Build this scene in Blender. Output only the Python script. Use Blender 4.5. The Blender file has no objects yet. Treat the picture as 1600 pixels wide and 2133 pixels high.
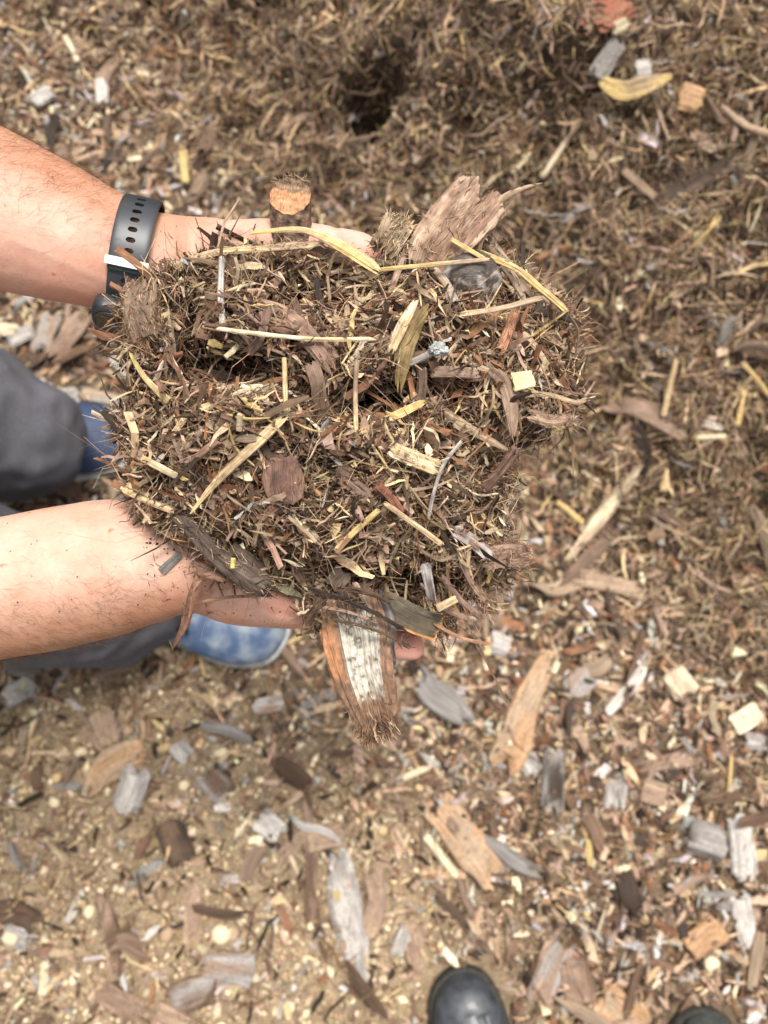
import bpy, math
import numpy as np
from mathutils import Vector, Matrix
R = math.radians
rng = np.random.default_rng(7)
S = bpy.context.scene
# ------------------------------------------------------------ camera, world, sun, exposure
H, TILT, F = 1.08, R(12), 1600.0
cam = bpy.data.cameras.new('camera'); camo = bpy.data.objects.new('camera', cam); S.collection.objects.link(camo)
camo.location = (0, 0, H); camo.rotation_euler = (TILT, 0, 0)
cam.sensor_fit = 'HORIZONTAL'; cam.sensor_width = 36; cam.lens = 36; cam.clip_start = .02; cam.clip_end = 300
cam.dof.use_dof = True; cam.dof.focus_distance = .385; cam.dof.aperture_fstop = 9.8
S.camera = camo
W = bpy.data.worlds.new('World'); S.world = W; W.use_nodes = True
wn = W.node_tree; wn.nodes.clear()
sky = wn.nodes.new('ShaderNodeTexSky'); sky.sky_type = 'NISHITA'; sky.sun_disc = False
SUN_EL, SUN_AZ = R(70), R(25)
sky.sun_elevation = SUN_EL; sky.sun_rotation = SUN_AZ; sky.dust_density = 5; sky.air_density = 1
hs = wn.nodes.new('ShaderNodeHueSaturation'); hs.inputs['Saturation'].default_value = .09
bg = wn.nodes.new('ShaderNodeBackground'); bg.inputs['Strength'].default_value = .115
wo = wn.nodes.new('ShaderNodeOutputWorld')
wn.links.new(sky.outputs[0], hs.inputs['Color']); wn.links.new(hs.outputs[0], bg.inputs[0]); wn.links.new(bg.outputs[0], wo.inputs[0])
sl = bpy.data.lights.new('sun', 'SUN'); sl.energy = 2.0; sl.angle = R(18); sl.color = (1, .95, .87)
so = bpy.data.objects.new('sun', sl); S.collection.objects.link(so)
sd = Vector((math.sin(SUN_AZ)*math.cos(SUN_EL), math.cos(SUN_AZ)*math.cos(SUN_EL), math.sin(SUN_EL)))
so.rotation_euler = (-sd).to_track_quat('-Z', 'Y').to_euler()
S.view_settings.view_transform = 'Standard'; S.view_settings.look = 'None'; S.view_settings.exposure = 1.1; S.view_settings.gamma = 1
S.cycles.max_bounces = 6; S.cycles.diffuse_bounces = 3; S.cycles.use_denoising = True

# ------------------------------------------------------------ helpers
ct, st_ = math.cos(TILT), math.sin(TILT)
CAM = np.array([0, 0, H]); CR = np.array([1., 0, 0]); CU = np.array([0, ct, st_]); CB = np.array([0, -st_, ct])   # right, up, back
def P(px, py, d):
    "the point at depth d (metres) along the view axis, seen at photo pixel px, py"
    px, py, d = np.broadcast_arrays(np.asarray(px, float), np.asarray(py, float), np.asarray(d, float))
    x = (px-800)/F*d; y = -(py-1066.5)/F*d
    return CAM + x[..., None]*CR + y[..., None]*CU - d[..., None]*CB
def hsh(i, j, k, s):
    n = (i*73856093) ^ (j*19349663) ^ (k*83492791) ^ (s*2654435761)
    n = (n ^ (n >> 13))*1274126177 & 0x7fffffff
    n = (n ^ (n >> 16))*668265263 & 0x7fffffff
    return ((n ^ (n >> 15)) & 0xffffff)/float(0xffffff)
def vn(p, s=0):
    p = np.asarray(p, float); i = np.floor(p).astype(np.int64); f = p-i; f = f*f*(3-2*f)
    r = 0
    for a in (0, 1):
        for b in (0, 1):
            for c in (0, 1):
                w = (f[..., 0] if a else 1-f[..., 0])*(f[..., 1] if b else 1-f[..., 1])*(f[..., 2] if c else 1-f[..., 2])
                r = r + w*hsh(i[..., 0]+a, i[..., 1]+b, i[..., 2]+c, s)
    return r*2-1
def fbm(p, s=0, o=4):
    r = 0; a = 1.; t = 0
    for k in range(o):
        r = r + a*vn(np.asarray(p)*(2.03**k), s+k*17); t += a; a *= .5
    return r/t
def sm(x): x = np.clip(x, 0, 1); return x*x*(3-2*x)
def unit(v): return v/np.maximum(np.linalg.norm(v, axis=-1, keepdims=True), 1e-12)
def lin(c): return tuple((x/255/12.92 if x/255 <= .04045 else ((x/255+.055)/1.055)**2.4) for x in c)

def adopt(o, parent):
    o.parent = parent; o.matrix_parent_inverse = Matrix.Translation(-parent.location)
class MB:
    "collects one mesh: vertices, faces, a colour and a grain coordinate per vertex"
    def __init__(s): s.v = []; s.f = []; s.c = []; s.g = []; s.n = 0
    def add(s, v, faces, col=(1, 1, 1), g=None):
        v = np.asarray(v, float).reshape(-1, 3); m = len(v)
        for f in faces:
            f = np.asarray(f, np.int64)
            if f.size: s.f.append(f+s.n)
        col = np.asarray(col, float)
        if col.ndim == 1: col = np.tile(col, (m, 1))
        s.v.append(v); s.c.append(col); s.g.append(np.zeros((m, 3)) if g is None else g); s.n += m
    def build(s, name, mat, parent=None, smooth=False, origin=None):
        v = np.concatenate(s.v); c = np.concatenate(s.c); g = np.concatenate(s.g)
        if origin is not None: v = v-np.asarray(origin)
        me = bpy.data.meshes.new(name)
        me.vertices.add(len(v)); me.vertices.foreach_set('co', v.astype(np.float32).ravel())
        tot = sum(f.size for f in s.f); npoly = sum(len(f) for f in s.f)
        me.loops.add(tot); me.polygons.add(npoly)
        me.loops.foreach_set('vertex_index', np.concatenate([f.ravel() for f in s.f]).astype(np.int32))
        ls = np.concatenate([np.full(len(f), f.shape[1]) for f in s.f]); st = np.concatenate([[0], np.cumsum(ls)[:-1]])
        me.polygons.foreach_set('loop_start', st.astype(np.int32))
        me.polygons.foreach_set('use_smooth', np.full(npoly, smooth))
        me.update(calc_edges=True)
        a = me.attributes.new('Col', 'FLOAT_COLOR', 'POINT'); a.data.foreach_set('color', np.hstack([c, np.ones((len(c), 1))]).astype(np.float32).ravel())
        a = me.attributes.new('grain', 'FLOAT_VECTOR', 'POINT'); a.data.foreach_set('vector', g.astype(np.float32).ravel())
        if mat: me.materials.append(mat)
        o = bpy.data.objects.new(name, me); S.collection.objects.link(o)
        if parent: adopt(o, parent)
        if origin is not None: o.location = origin
        return o
def tag(o, label=None, cat=None, group=None, kind=None):
    for k, x in (('label', label), ('category', cat), ('group', group), ('kind', kind)):
        if x: o[k] = x
    return o
def empty(name, loc=(0, 0, 0)):
    o = bpy.data.objects.new(name, None); o.location = loc; S.collection.objects.link(o); return o
def spline(pts, n):
    "Catmull-Rom through rows of pts, n samples"
    pts = np.asarray(pts, float)
    if len(pts) == 2: t = np.linspace(0, 1, n)[:, None]; return pts[0]*(1-t)+pts[1]*t
    q = np.vstack([2*pts[0]-pts[1], pts, 2*pts[-1]-pts[-2]])
    t = np.linspace(0, len(pts)-1-1e-9, n); i = t.astype(int); f = (t-i)[:, None]
    a, b, c, d = q[i], q[i+1], q[i+2], q[i+3]
    return .5*((2*b)+(-a+c)*f+(2*a-5*b+4*c-d)*f*f+(-a+3*b-3*c+d)*f**3)
def frames(pts, up):
    T = unit(np.gradient(pts, axis=0)); up = np.broadcast_to(np.asarray(up, float), pts.shape)
    B = unit(np.cross(T, up)); N = np.cross(B, T); return T, B, N
def gridfaces(K, n, closed=True):
    i = np.arange(K-1)[:, None]; j = np.arange(n if closed else n-1)[None]
    j2 = (j+1) % n
    return np.stack([i*n+j, i*n+j2, (i+1)*n+j2, (i+1)*n+j], -1).reshape(-1, 4)
def tube(mb, pts, rx, ry, up=(0, 0, 1), n=16, k=24, col=(1, 1, 1), ex=1., roundend=True):
    "closed smooth tube through control points with elliptical sections (rx sideways, ry along up)"
    pts = np.asarray(pts, float); rx = np.broadcast_to(rx, len(pts)); ry = np.broadcast_to(ry, len(pts))
    A = spline(np.hstack([pts, np.array(rx)[:, None], np.array(ry)[:, None]]), k)
    C = A[:, :3]; rx = np.abs(A[:, 3]); ry = np.abs(A[:, 4])
    T, B, N = frames(C, up)
    if roundend:
        add = [.35, .7, .92]; fac = [.94, .7, .35]
        C = np.vstack([[C[0]-T[0]*ry[0]*a for a in add[::-1]], C, [C[-1]+T[-1]*ry[-1]*a for a in add]])
        rx = np.concatenate([[rx[0]*f for f in fac[::-1]], rx, [rx[-1]*f for f in fac]])
        ry = np.concatenate([[ry[0]*f for f in fac[::-1]], ry, [ry[-1]*f for f in fac]])
        T = np.vstack([[T[0]]*3, T, [T[-1]]*3]); B = np.vstack([[B[0]]*3, B, [B[-1]]*3]); N = np.vstack([[N[0]]*3, N, [N[-1]]*3])
    K = len(C); a = np.arange(n)/n*2*np.pi
    ca = np.sign(np.cos(a))*np.abs(np.cos(a))**ex; sa = np.sign(np.sin(a))*np.abs(np.sin(a))**ex
    v = C[:, None]+B[:, None]*(rx[:, None]*ca)[..., None]+N[:, None]*(ry[:, None]*sa)[..., None]
    L = np.concatenate([[0], np.cumsum(np.linalg.norm(np.diff(C, axis=0), axis=1))])
    g = np.stack([np.repeat(L, n), np.tile(ca, K)*np.repeat(rx, n), np.tile(sa, K)*np.repeat(ry, n)], -1)
    mb.add(v.reshape(-1, 3), [gridfaces(K, n), [np.arange(n)[::-1]], [np.arange(n)+(K-1)*n]], col, g)
def rough(mb, pts, w, t, up, n=14, k=26, cols=((1, 1, 1),), ragged=.12, ridge=.25, boxy=.6, seed=0, amp=.12, colfn=None, gs=1., dent=0.):
    "a torn piece of wood: lengthwise ridges, jagged splintered ends"
    r = np.random.default_rng(seed); pts = np.asarray(pts, float)
    w = np.broadcast_to(w, len(pts)); t = np.broadcast_to(t, len(pts))
    A = spline(np.hstack([pts, np.array(w)[:, None]/2, np.array(t)[:, None]/2]), 60)
    Ltot = np.linalg.norm(np.diff(A[:, :3], axis=0), axis=1).sum(); cum = np.concatenate([[0], np.cumsum(np.linalg.norm(np.diff(A[:, :3], axis=0), axis=1))])/Ltot
    T, B, N = frames(A[:, :3], up)
    a = np.arange(n)/n*2*np.pi; s0 = r.random(n)*ragged; s1 = 1-r.random(n)*ragged
    s0[r.random(n) < .2] = -ragged*.2; s1[r.random(n) < .2] = 1+ragged*.2
    u = np.linspace(0, 1, k)[:, None]; u = u+s0[None]*(1-u)**5+(s1[None]-1)*u**5          # (k,n)
    uc = np.clip(u, 0, 1)
    def itp(Y): return np.stack([np.interp(uc, cum, Y[:, q]) for q in range(Y.shape[1])], -1)
    C = itp(A[:, :3])+itp(T)*((u-uc)*Ltot)[..., None]; Bq = itp(B); Nq = itp(N); RW = np.interp(uc, cum, A[:, 3]); RT = np.interp(uc, cum, A[:, 4])
    ca = np.sign(np.cos(a))*np.abs(np.cos(a))**boxy; sa = np.sign(np.sin(a))*np.abs(np.sin(a))**boxy
    rd = 1+ridge*(r.random(n)-.5)
    q = np.stack([uc*(Ltot*gs)/.022, np.broadcast_to(ca*3.6, uc.shape), np.broadcast_to(sa*3.6+seed*3.1, uc.shape)], -1)
    rr = rd*(1+amp*2*fbm(q, seed, 3)); en = np.clip(np.minimum(uc, 1-uc)/.05, 0, 1)**.4*.4+.6
    v = C+Bq*(RW*ca*rr*en)[..., None]+Nq*(RT*sa*rr*en)[..., None]
    if dent: v = v-Nq*(RT*dent*np.exp(-(ca/.45)**2)*(sa > 0)*sm((1.0-uc)/.3))[..., None]
    g = np.stack([uc*Ltot*gs, RW*gs*ca, RT*gs*sa+seed*.01], -1)
    c0 = np.asarray(cols[0], float)
    col = np.tile(c0, (k, n, 1))
    if len(cols) > 1:
        f = sm(fbm(np.stack([uc*Ltot*gs/.02, RW*gs*ca/.003, RT*gs*sa/.003+seed], -1), seed+5, 3)*2+.5)[..., None]
        col = col*(1-f)+np.asarray(cols[1], float)*f
    if colfn is not None: col = colfn(uc, np.broadcast_to(ca, uc.shape), np.broadcast_to(sa, uc.shape), col)
    vv = v.reshape(-1, 3); m = k*n
    c_a = v[0].mean(0)+T[0]*Ltot*.03; c_b = v[-1].mean(0)-T[-1]*Ltot*.03
    j = np.arange(n); j2 = (j+1) % n
    fa = np.stack([j2, j, np.full(n, m)], -1); fb = np.stack([(k-1)*n+j, (k-1)*n+j2, np.full(n, m+1)], -1)
    mb.add(np.vstack([vv, c_a, c_b]), [gridfaces(k, n), fa, fb], np.vstack([col.reshape(-1, 3), col[0, 0]*.9, col[-1, 0]*.9]),
           np.vstack([g.reshape(-1, 3), g[0, 0], g[-1, 0]]))
def fibres(mb, P0, D, Nn, L, Wd, Tk, col, curl=.25, K=6, wig=.018, a0=None):
    "many thin strands at once, three-sided and curled"
    M = len(P0); D = unit(D); B = unit(np.cross(D, Nn)); Nn = np.cross(B, D)
    L = np.broadcast_to(L, M); Wd = np.broadcast_to(Wd, M); Tk = np.broadcast_to(Tk, M)
    t = np.linspace(-.5, .5, K)[None]; c1 = rng.normal(0, curl, (M, 1)); c2 = rng.normal(0, curl, (M, 1)); c3 = rng.normal(0, curl*2, (M, 1))
    kink = rng.uniform(-.5, .5, (M, 1)); kk = np.maximum(0, t-kink)*rng.normal(0, curl*.8, (M, 1))
    C = P0[:, None]+D[:, None]*(L[:, None]*t)[..., None]+Nn[:, None]*(L[:, None]*(c1*(t*t-.08)+wig*rng.normal(0, 1, (M, K))))[..., None]+B[:, None]*(L[:, None]*(c2*(t*t-.08)+c3*t**3+kk+wig*rng.normal(0, 1, (M, K))))[..., None]
    prof = np.maximum(np.clip(1.15-np.abs(t*2)**3, .12, 1), rng.random((M, 1))**.7*.95)*(.75+.5*rng.random((M, K))); Wd = np.minimum(Wd, .0040)
    tw = rng.uniform(0, 6.28, (M, 1))+t*rng.normal(0, 1.2, (M, 1))
    vs = []
    for q, (sx, sy) in enumerate(((-1, -.4), (1, -.4), (0, .8))):
        x = sx*Wd[:, None]/2*prof; y = sy*Tk[:, None]*prof
        vs.append(C+B[:, None]*(x*np.cos(tw)-y*np.sin(tw))[..., None]+Nn[:, None]*(x*np.sin(tw)+y*np.cos(tw))[..., None])
    v = np.stack(vs, 2)                                     # M,K,3,3
    base = (np.arange(M)*K*3)[:, None, None]; i = np.arange(K-1)[None, :, None]; j = np.arange(3)[None, None]
    j2 = (j+1) % 3
    f = np.stack(np.broadcast_arrays(base+i*3+j, base+i*3+j2, base+(i+1)*3+j2, base+(i+1)*3+j), -1).reshape(-1, 4)
    cc = np.repeat(col, K*3, axis=0)*(.88+.24*np.repeat(rng.random((M, K)), 3).reshape(-1, 1))
    g = np.stack([np.repeat(rng.random(M), K*3)+np.tile(np.repeat(np.arange(K), 3), M)*.003, np.tile([0, .001, .0005], M*K), np.zeros(M*K*3)], -1)
    mb.add(v.reshape(-1, 3), [f], cc, g)
OCT = np.array([[1, 0, 0], [0, 1, 0], [-1, 0, 0], [0, -1, 0], [0, 0, 1], [0, 0, -1]], float)
OCF = np.array([[0, 1, 4], [1, 2, 4], [2, 3, 4], [3, 0, 4], [1, 0, 5], [2, 1, 5], [3, 2, 5], [0, 3, 5]])
def rotm(M):
    q = unit(rng.normal(size=(M, 4))); w, x, y, z = q.T
    return np.stack([1-2*(y*y+z*z), 2*(x*y-z*w), 2*(x*z+y*w), 2*(x*y+z*w), 1-2*(x*x+z*z), 2*(y*z-x*w), 2*(x*z-y*w), 2*(y*z+x*w), 1-2*(x*x+y*y)], -1).reshape(-1, 3, 3)
def crumbs(mb, P0, size, col):
    M = len(P0); v = OCT[None]*size[:, None, None]*(.55+.6*rng.random((M, 6, 1)))*np.array([1, .8, .7])
    v = np.einsum('mij,mkj->mki', rotm(M), v)+P0[:, None]
    mb.add(v.reshape(-1, 3), [(OCF[None]+(np.arange(M)*6)[:, None, None]).reshape(-1, 3)], np.repeat(col, 6, axis=0)*(.85+.3*rng.random((M*6, 1))))
def flakes(mb, P0, Nn, L, Wd, T, col):
    "many small angular chips: eight-cornered, skewed and bent"
    M = len(P0); a = rng.uniform(0, 2*np.pi, M)
    A = unit(np.cross(Nn, np.array([.3, .5, .8]))); Bb = np.cross(Nn, A)
    D = A*np.cos(a)[:, None]+Bb*np.sin(a)[:, None]; B = np.cross(Nn, D)
    xs = np.array([-1, -.35, .35, 1.]); pr = np.stack([rng.uniform(.3, .9, M), rng.uniform(.8, 1.1, M), rng.uniform(.8, 1.1, M), rng.uniform(.2, .9, M)], 1)
    bend = rng.normal(0, .25, M)
    vs = []
    for (sy, sz) in ((-1, -1), (1, -1), (1, 1), (-1, 1)):
        x = xs[None]*L[:, None]/2+rng.normal(0, .09, (M, 4))*L[:, None]; y = sy*Wd[:, None]/2*pr*(.85+.3*rng.random((M, 4))); z = sz*T[:, None]/2+bend[:, None]*L[:, None]*.4*xs[None]**2
        vs.append(P0[:, None]+D[:, None]*x[..., None]+B[:, None]*y[..., None]+Nn[:, None]*z[..., None])
    v = np.stack(vs, 2).reshape(-1, 3)
    base = (np.arange(M)*16)[:, None, None]; i = np.arange(3)[None, :, None]; j = np.arange(4)[None, None]; j2 = (j+1) % 4
    f = np.stack(np.broadcast_arrays(base+i*4+j, base+i*4+j2, base+(i+1)*4+j2, base+(i+1)*4+j), -1).reshape(-1, 4)
    b1 = (np.arange(M)*16)[:, None]; caps = np.vstack([b1+np.array([3, 2, 1, 0]), b1+np.array([12, 13, 14, 15])])
    g = np.stack([np.tile(np.repeat(xs, 4), M)*np.repeat(L, 16)/2+np.repeat(rng.random(M), 16), np.tile([-1, 1, 1, -1], M*4)*np.repeat(Wd, 16)/2, np.tile([-1, -1, 1, 1], M*4)*np.repeat(T, 16)/2], -1)
    mb.add(v, [f, caps], np.repeat(col, 16, axis=0)*(.85+.3*rng.random((M*16, 1))), g)

# ------------------------------------------------------------ materials
def newmat(name):
    m = bpy.data.materials.new(name); m.use_nodes = True; nt = m.node_tree; return m, nt, nt.nodes['Principled BSDF']
def node(nt, t, **k):
    n = nt.nodes.new(t)
    for a, b in k.items():
        if a in n.inputs: n.inputs[a].default_value = b
        else: setattr(n, a, b)
    return n
def mix(nt, mode, fac, a, b):
    n = nt.nodes.new('ShaderNodeMix'); n.data_type = 'RGBA'; n.blend_type = mode
    for s, v in ((n.inputs[0], fac), (n.inputs[6], a), (n.inputs[7], b)):
        if isinstance(v, bpy.types.NodeSocket): nt.links.new(v, s)
        else: s.default_value = v if isinstance(v, float) else (*v, 1)[:4]
    return n.outputs[2]
def ramp(nt, src, stops):
    n = nt.nodes.new('ShaderNodeValToRGB'); nt.links.new(src, n.inputs[0]); e = n.color_ramp.elements
    while len(e) < len(stops): e.new(.5)
    for x, (p, c) in zip(e, stops): x.position = p; x.color = (*c, 1)
    return n.outputs[0]
def wood_mat(name, rough_=.7, tint=True, scale=(70, 1500, 1500), lo=.42, hi=1.5, bump=.9):
    m, nt, b = newmat(name); L = nt.links.new
    at = node(nt, 'ShaderNodeAttribute', attribute_name='Col'); ag = node(nt, 'ShaderNodeAttribute', attribute_name='grain')
    mp = node(nt, 'ShaderNodeMapping'); mp.inputs['Scale'].default_value = scale; L(ag.outputs['Vector'], mp.inputs['Vector'])
    n1 = node(nt, 'ShaderNodeTexNoise', Scale=1., Detail=5., Roughness=.65); L(mp.outputs[0], n1.inputs['Vector'])
    g = ramp(nt, n1.outputs['Fac'], [(.28, (lo,)*3), (.5, (.95,)*3), (.72, (hi,)*3)])
    c = mix(nt, 'MULTIPLY', 1., at.outputs['Color'], g)
    n2 = node(nt, 'ShaderNodeTexNoise', Scale=260., Detail=3.); gt = node(nt, 'ShaderNodeTexCoord'); L(gt.outputs['Object'], n2.inputs['Vector'])
    c = mix(nt, 'MULTIPLY', 1., c, ramp(nt, n2.outputs['Fac'], [(.3, (.72, .70, .68)), (.65, (1.15, 1.15, 1.15))]))
    if tint:
        oi = node(nt, 'ShaderNodeObjectInfo'); c = mix(nt, 'MULTIPLY', 1., c, oi.outputs['Color'])
    L(c, b.inputs['Base Color']); b.inputs['Roughness'].default_value = rough_; b.inputs['Specular IOR Level'].default_value = .35
    bm = node(nt, 'ShaderNodeBump', Strength=bump, Distance=.0006); L(n1.outputs['Fac'], bm.inputs['Height']); L(bm.outputs[0], b.inputs['Normal'])
    return m
M_wood = wood_mat('torn_wood'); M_fib = wood_mat('fibre', .75, False, (300, 2000, 2000), .7, 1.2, .2)
M_wet = wood_mat('damp_wood', .42)
def simple(name, col, r=.6, spec=.4, nscale=300., namt=.15, bump=.15, dist=.0005, coat=0):
    m, nt, b = newmat(name); L = nt.links.new
    tc = node(nt, 'ShaderNodeTexCoord'); n = node(nt, 'ShaderNodeTexNoise', Scale=nscale, Detail=4.); L(tc.outputs['Object'], n.inputs['Vector'])
    c = tuple(col); L(ramp(nt, n.outputs['Fac'], [(.3, tuple(x*(1-namt) for x in c)), (.7, tuple(min(1, x*(1+namt)) for x in c))]), b.inputs['Base Color'])
    b.inputs['Roughness'].default_value = r; b.inputs['Specular IOR Level'].default_value = spec; b.inputs['Coat Weight'].default_value = coat
    bm = node(nt, 'ShaderNodeBump', Strength=bump, Distance=dist); L(n.outputs['Fac'], bm.inputs['Height']); L(bm.outputs[0], b.inputs['Normal'])
    return m
M_strap = simple('strap_rubber', (.019, .022, .027), .42, .5, 2500., .1, .1, .0001)
M_case = simple('case_plastic', (.018, .02, .022), .3, .5, 900., .1, .05)
M_screen = simple('screen_glass', (.004, .004, .005), .06, .6, 50., .1, 0., .0001, .5)
M_loop = simple('white_silicone', (.62, .62, .58), .5, .4, 350., .22, .1)
M_cloth = simple('grey_cloth', (.092, .090, .102), .9, .2, 700., .35, .4, .001)
M_cloth2 = simple('dark_green_cloth', (.035, .038, .032), .9, .2, 700., .35, .4, .001)
M_shirt = simple('shirt_cloth', (.12, .14, .17), .9, .2, 700., .2, .4, .001)
M_blue = simple('navy_suede', (.018, .035, .085), .75, .3, 60., .6, .3, .001)
M_pale = simple('dusty_blue_toe', (.20, .25, .31), .6, .4, 45., .55, .3, .001)
def twotone(name, a, b_, sc, lo, hi):
    m, nt, b = newmat(name); L = nt.links.new; tc = node(nt, 'ShaderNodeTexCoord'); n = node(nt, 'ShaderNodeTexNoise', Scale=sc, Detail=5., Roughness=.6); L(tc.outputs['Object'], n.inputs['Vector'])
    L(ramp(nt, n.outputs['Fac'], [(lo, a), (hi, b_)]), b.inputs['Base Color']); b.inputs['Roughness'].default_value = .7
    bm = node(nt, 'ShaderNodeBump', Strength=.3, Distance=.001); L(n.outputs['Fac'], bm.inputs['Height']); L(bm.outputs[0], b.inputs['Normal']); return m
M_blue = twotone('navy_suede', (.016, .030, .075), (.035, .055, .10), 22., .48, .66); M_pale = twotone('dusty_blue_toe', (.06, .10, .19), (.26, .30, .34), 26., .42, .62)
M_sole = simple('sole_rubber', (.42, .42, .39), .7, .3, 120., .3, .2, .001)
M_leather = simple('black_leather', (.030, .034, .040), .5, .5, 90., .55, .35, .0012, .1)
M_leather2 = simple('dusty_black_leather', (.045, .05, .048), .5, .4, 120., .4, .2, .0006)
M_bsole = simple('black_rubber', (.03, .028, .024), .7, .3, 200., .5, .2, .001)
M_lace = simple('lace', (.015, .015, .016), .8, .3, 900., .3, .3)
M_pebble = None
def pebble_mat():
    m, nt, b = newmat('pebble_stone'); L = nt.links.new
    oi = node(nt, 'ShaderNodeObjectInfo'); tc = node(nt, 'ShaderNodeTexCoord'); n = node(nt, 'ShaderNodeTexNoise', Scale=180., Detail=5.); L(tc.outputs['Object'], n.inputs['Vector'])
    L(mix(nt, 'MULTIPLY', 1., oi.outputs['Color'], ramp(nt, n.outputs['Fac'], [(.3, (.7, .66, .6)), (.7, (1.1, 1.1, 1.1))])), b.inputs['Base Color'])
    b.inputs['Roughness'].default_value = .8
    return m
M_pebble = pebble_mat()
def skin_mat():
    m, nt, b = newmat('skin'); L = nt.links.new
    at = node(nt, 'ShaderNodeAttribute', attribute_name='Col'); tc = node(nt, 'ShaderNodeTexCoord')
    n1 = node(nt, 'ShaderNodeTexNoise', Scale=38., Detail=4.); n2 = node(nt, 'ShaderNodeTexNoise', Scale=420., Detail=3.)
    n3 = node(nt, 'ShaderNodeTexNoise', Scale=150., Detail=2.)
    vo = node(nt, 'ShaderNodeTexVoronoi', Scale=900.)
    for n in (n1, n2, n3, vo): L(tc.outputs['Object'], n.inputs['Vector'])
    c = mix(nt, 'MULTIPLY', 1., at.outputs['Color'], ramp(nt, n1.outputs['Fac'], [(.3, (.97, .80, .74)), (.7, (1.04, 1.07, 1.08))]))
    c = mix(nt, 'MULTIPLY', 1., c, ramp(nt, n2.outputs['Fac'], [(.3, (.95, .92, .91)), (.7, (1.03, 1.03, 1.03))]))
    c = mix(nt, 'MULTIPLY', 1., c, ramp(nt, n3.outputs['Fac'], [(.24, (.72, .5, .42)), (.31, (1, 1, 1))]))
    L(c, b.inputs['Base Color']); b.inputs['Roughness'].default_value = .55; b.inputs['Specular IOR Level'].default_value = .3
    b.inputs['Subsurface Weight'].default_value = .15; b.inputs['Subsurface Scale'].default_value = .004; b.inputs['Subsurface Radius'].default_value = (1, .35, .2)
    bm = node(nt, 'ShaderNodeBump', Strength=.12, Distance=.0004); L(vo.outputs['Distance'], bm.inputs['Height'])
    bm2 = node(nt, 'ShaderNodeBump', Strength=.3, Distance=.0012); L(n3.outputs['Fac'], bm2.inputs['Height']); L(bm.outputs[0], bm2.inputs['Normal']); L(bm2.outputs[0], b.inputs['Normal'])
    return m
M_skin = skin_mat()
M_hair = simple('arm_hair_fibre', (.10, .045, .018), .6, .3)
M_dark = simple('head_hair_fibre', (.03, .02, .012), .6, .3)

# ------------------------------------------------------------ terrain
PIT = None
def height(x, y, pit=True):
    x = np.asarray(x, float); y = np.asarray(y, float)
    u = .70*x+.71*y
    wob = fbm(np.stack([x*2.2, y*2.2, 0*x], -1), 3, 3)*.10
    h = .27*sm((u+wob-.34)/.72)+.9*sm((u-1.15)/2.6)
    m = sm((u+wob-.30)/.25)
    far = np.exp(-(x*x+y*y)/9.)
    h = h+fbm(np.stack([x*6, y*6, 0*x+2], -1), 5, 4)*(.014+.045*m)+fbm(np.stack([x*17, y*17, 0*x+5], -1), 9, 4)*(.010+.026*m)*(far > .2)
    if PIT is not None: px_, py_ = PIT; h = h-.17*np.exp(-(((x-px_-.3*(y-py_))/.050)**2+((y-py_)/.045)**2)**1.3*(1+.8*fbm(np.stack([x*40, y*40, 0*x], -1), 19, 2)))-.05*np.exp(-((x-px_)**2+(y-py_+.03)**2)/.012)
    return h
def mound(x, y):
    return sm((.70*x+.71*y+fbm(np.stack([x*2.2, y*2.2, 0*x], -1), 3, 3)*.10-.26)/.2)
def sand(x, y):
    return sm((.16-x-.5*y+.22*fbm(np.stack([x*3, y*3, 0*x], -1), 31, 3))/.35)*sm((.14-y)/.22)
def hn(x, y):
    e = .004; hx = (height(x+e, y)-height(x-e, y))/(2*e); hy = (height(x, y+e)-height(x, y-e))/(2*e)
    return unit(np.stack([-hx, -hy, np.ones_like(hx)], -1))
def G(px, py, up=0.):
    "where the ray through a photo pixel meets the terrain"
    px = np.asarray(px, float); py = np.asarray(py, float)
    d0 = P(px, py, 1.)-CAM; s = (-H)/d0[..., 2]
    for _ in range(14):
        q = CAM+d0*s[..., None]; hh = height(q[..., 0], q[..., 1])+up; s = s*.4+.6*(hh-H)/d0[..., 2]
    return CAM+d0*s[..., None]
PIT = tuple(G(775, 120)[:2])
def axis_grid(lo, hi, step, far, n):
    c = np.arange(lo, hi+step/2, step); g = np.geomspace(.03, far, n); return np.concatenate([lo-g[::-1], c, hi+g])
xs = axis_grid(-1.0, 1.0, .0065, 60, 36); ys = axis_grid(-.75, 1.6, .0065, 60, 36)
X, Y = np.meshgrid(xs, ys); Z = height(X, Y)
mbg = MB(); mbg.add(np.stack([X, Y, Z], -1), [gridfaces(len(ys), len(xs), False)],
    np.stack([mound(X, Y), sand(X, Y), 0*X], -1).reshape(-1, 3))
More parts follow.
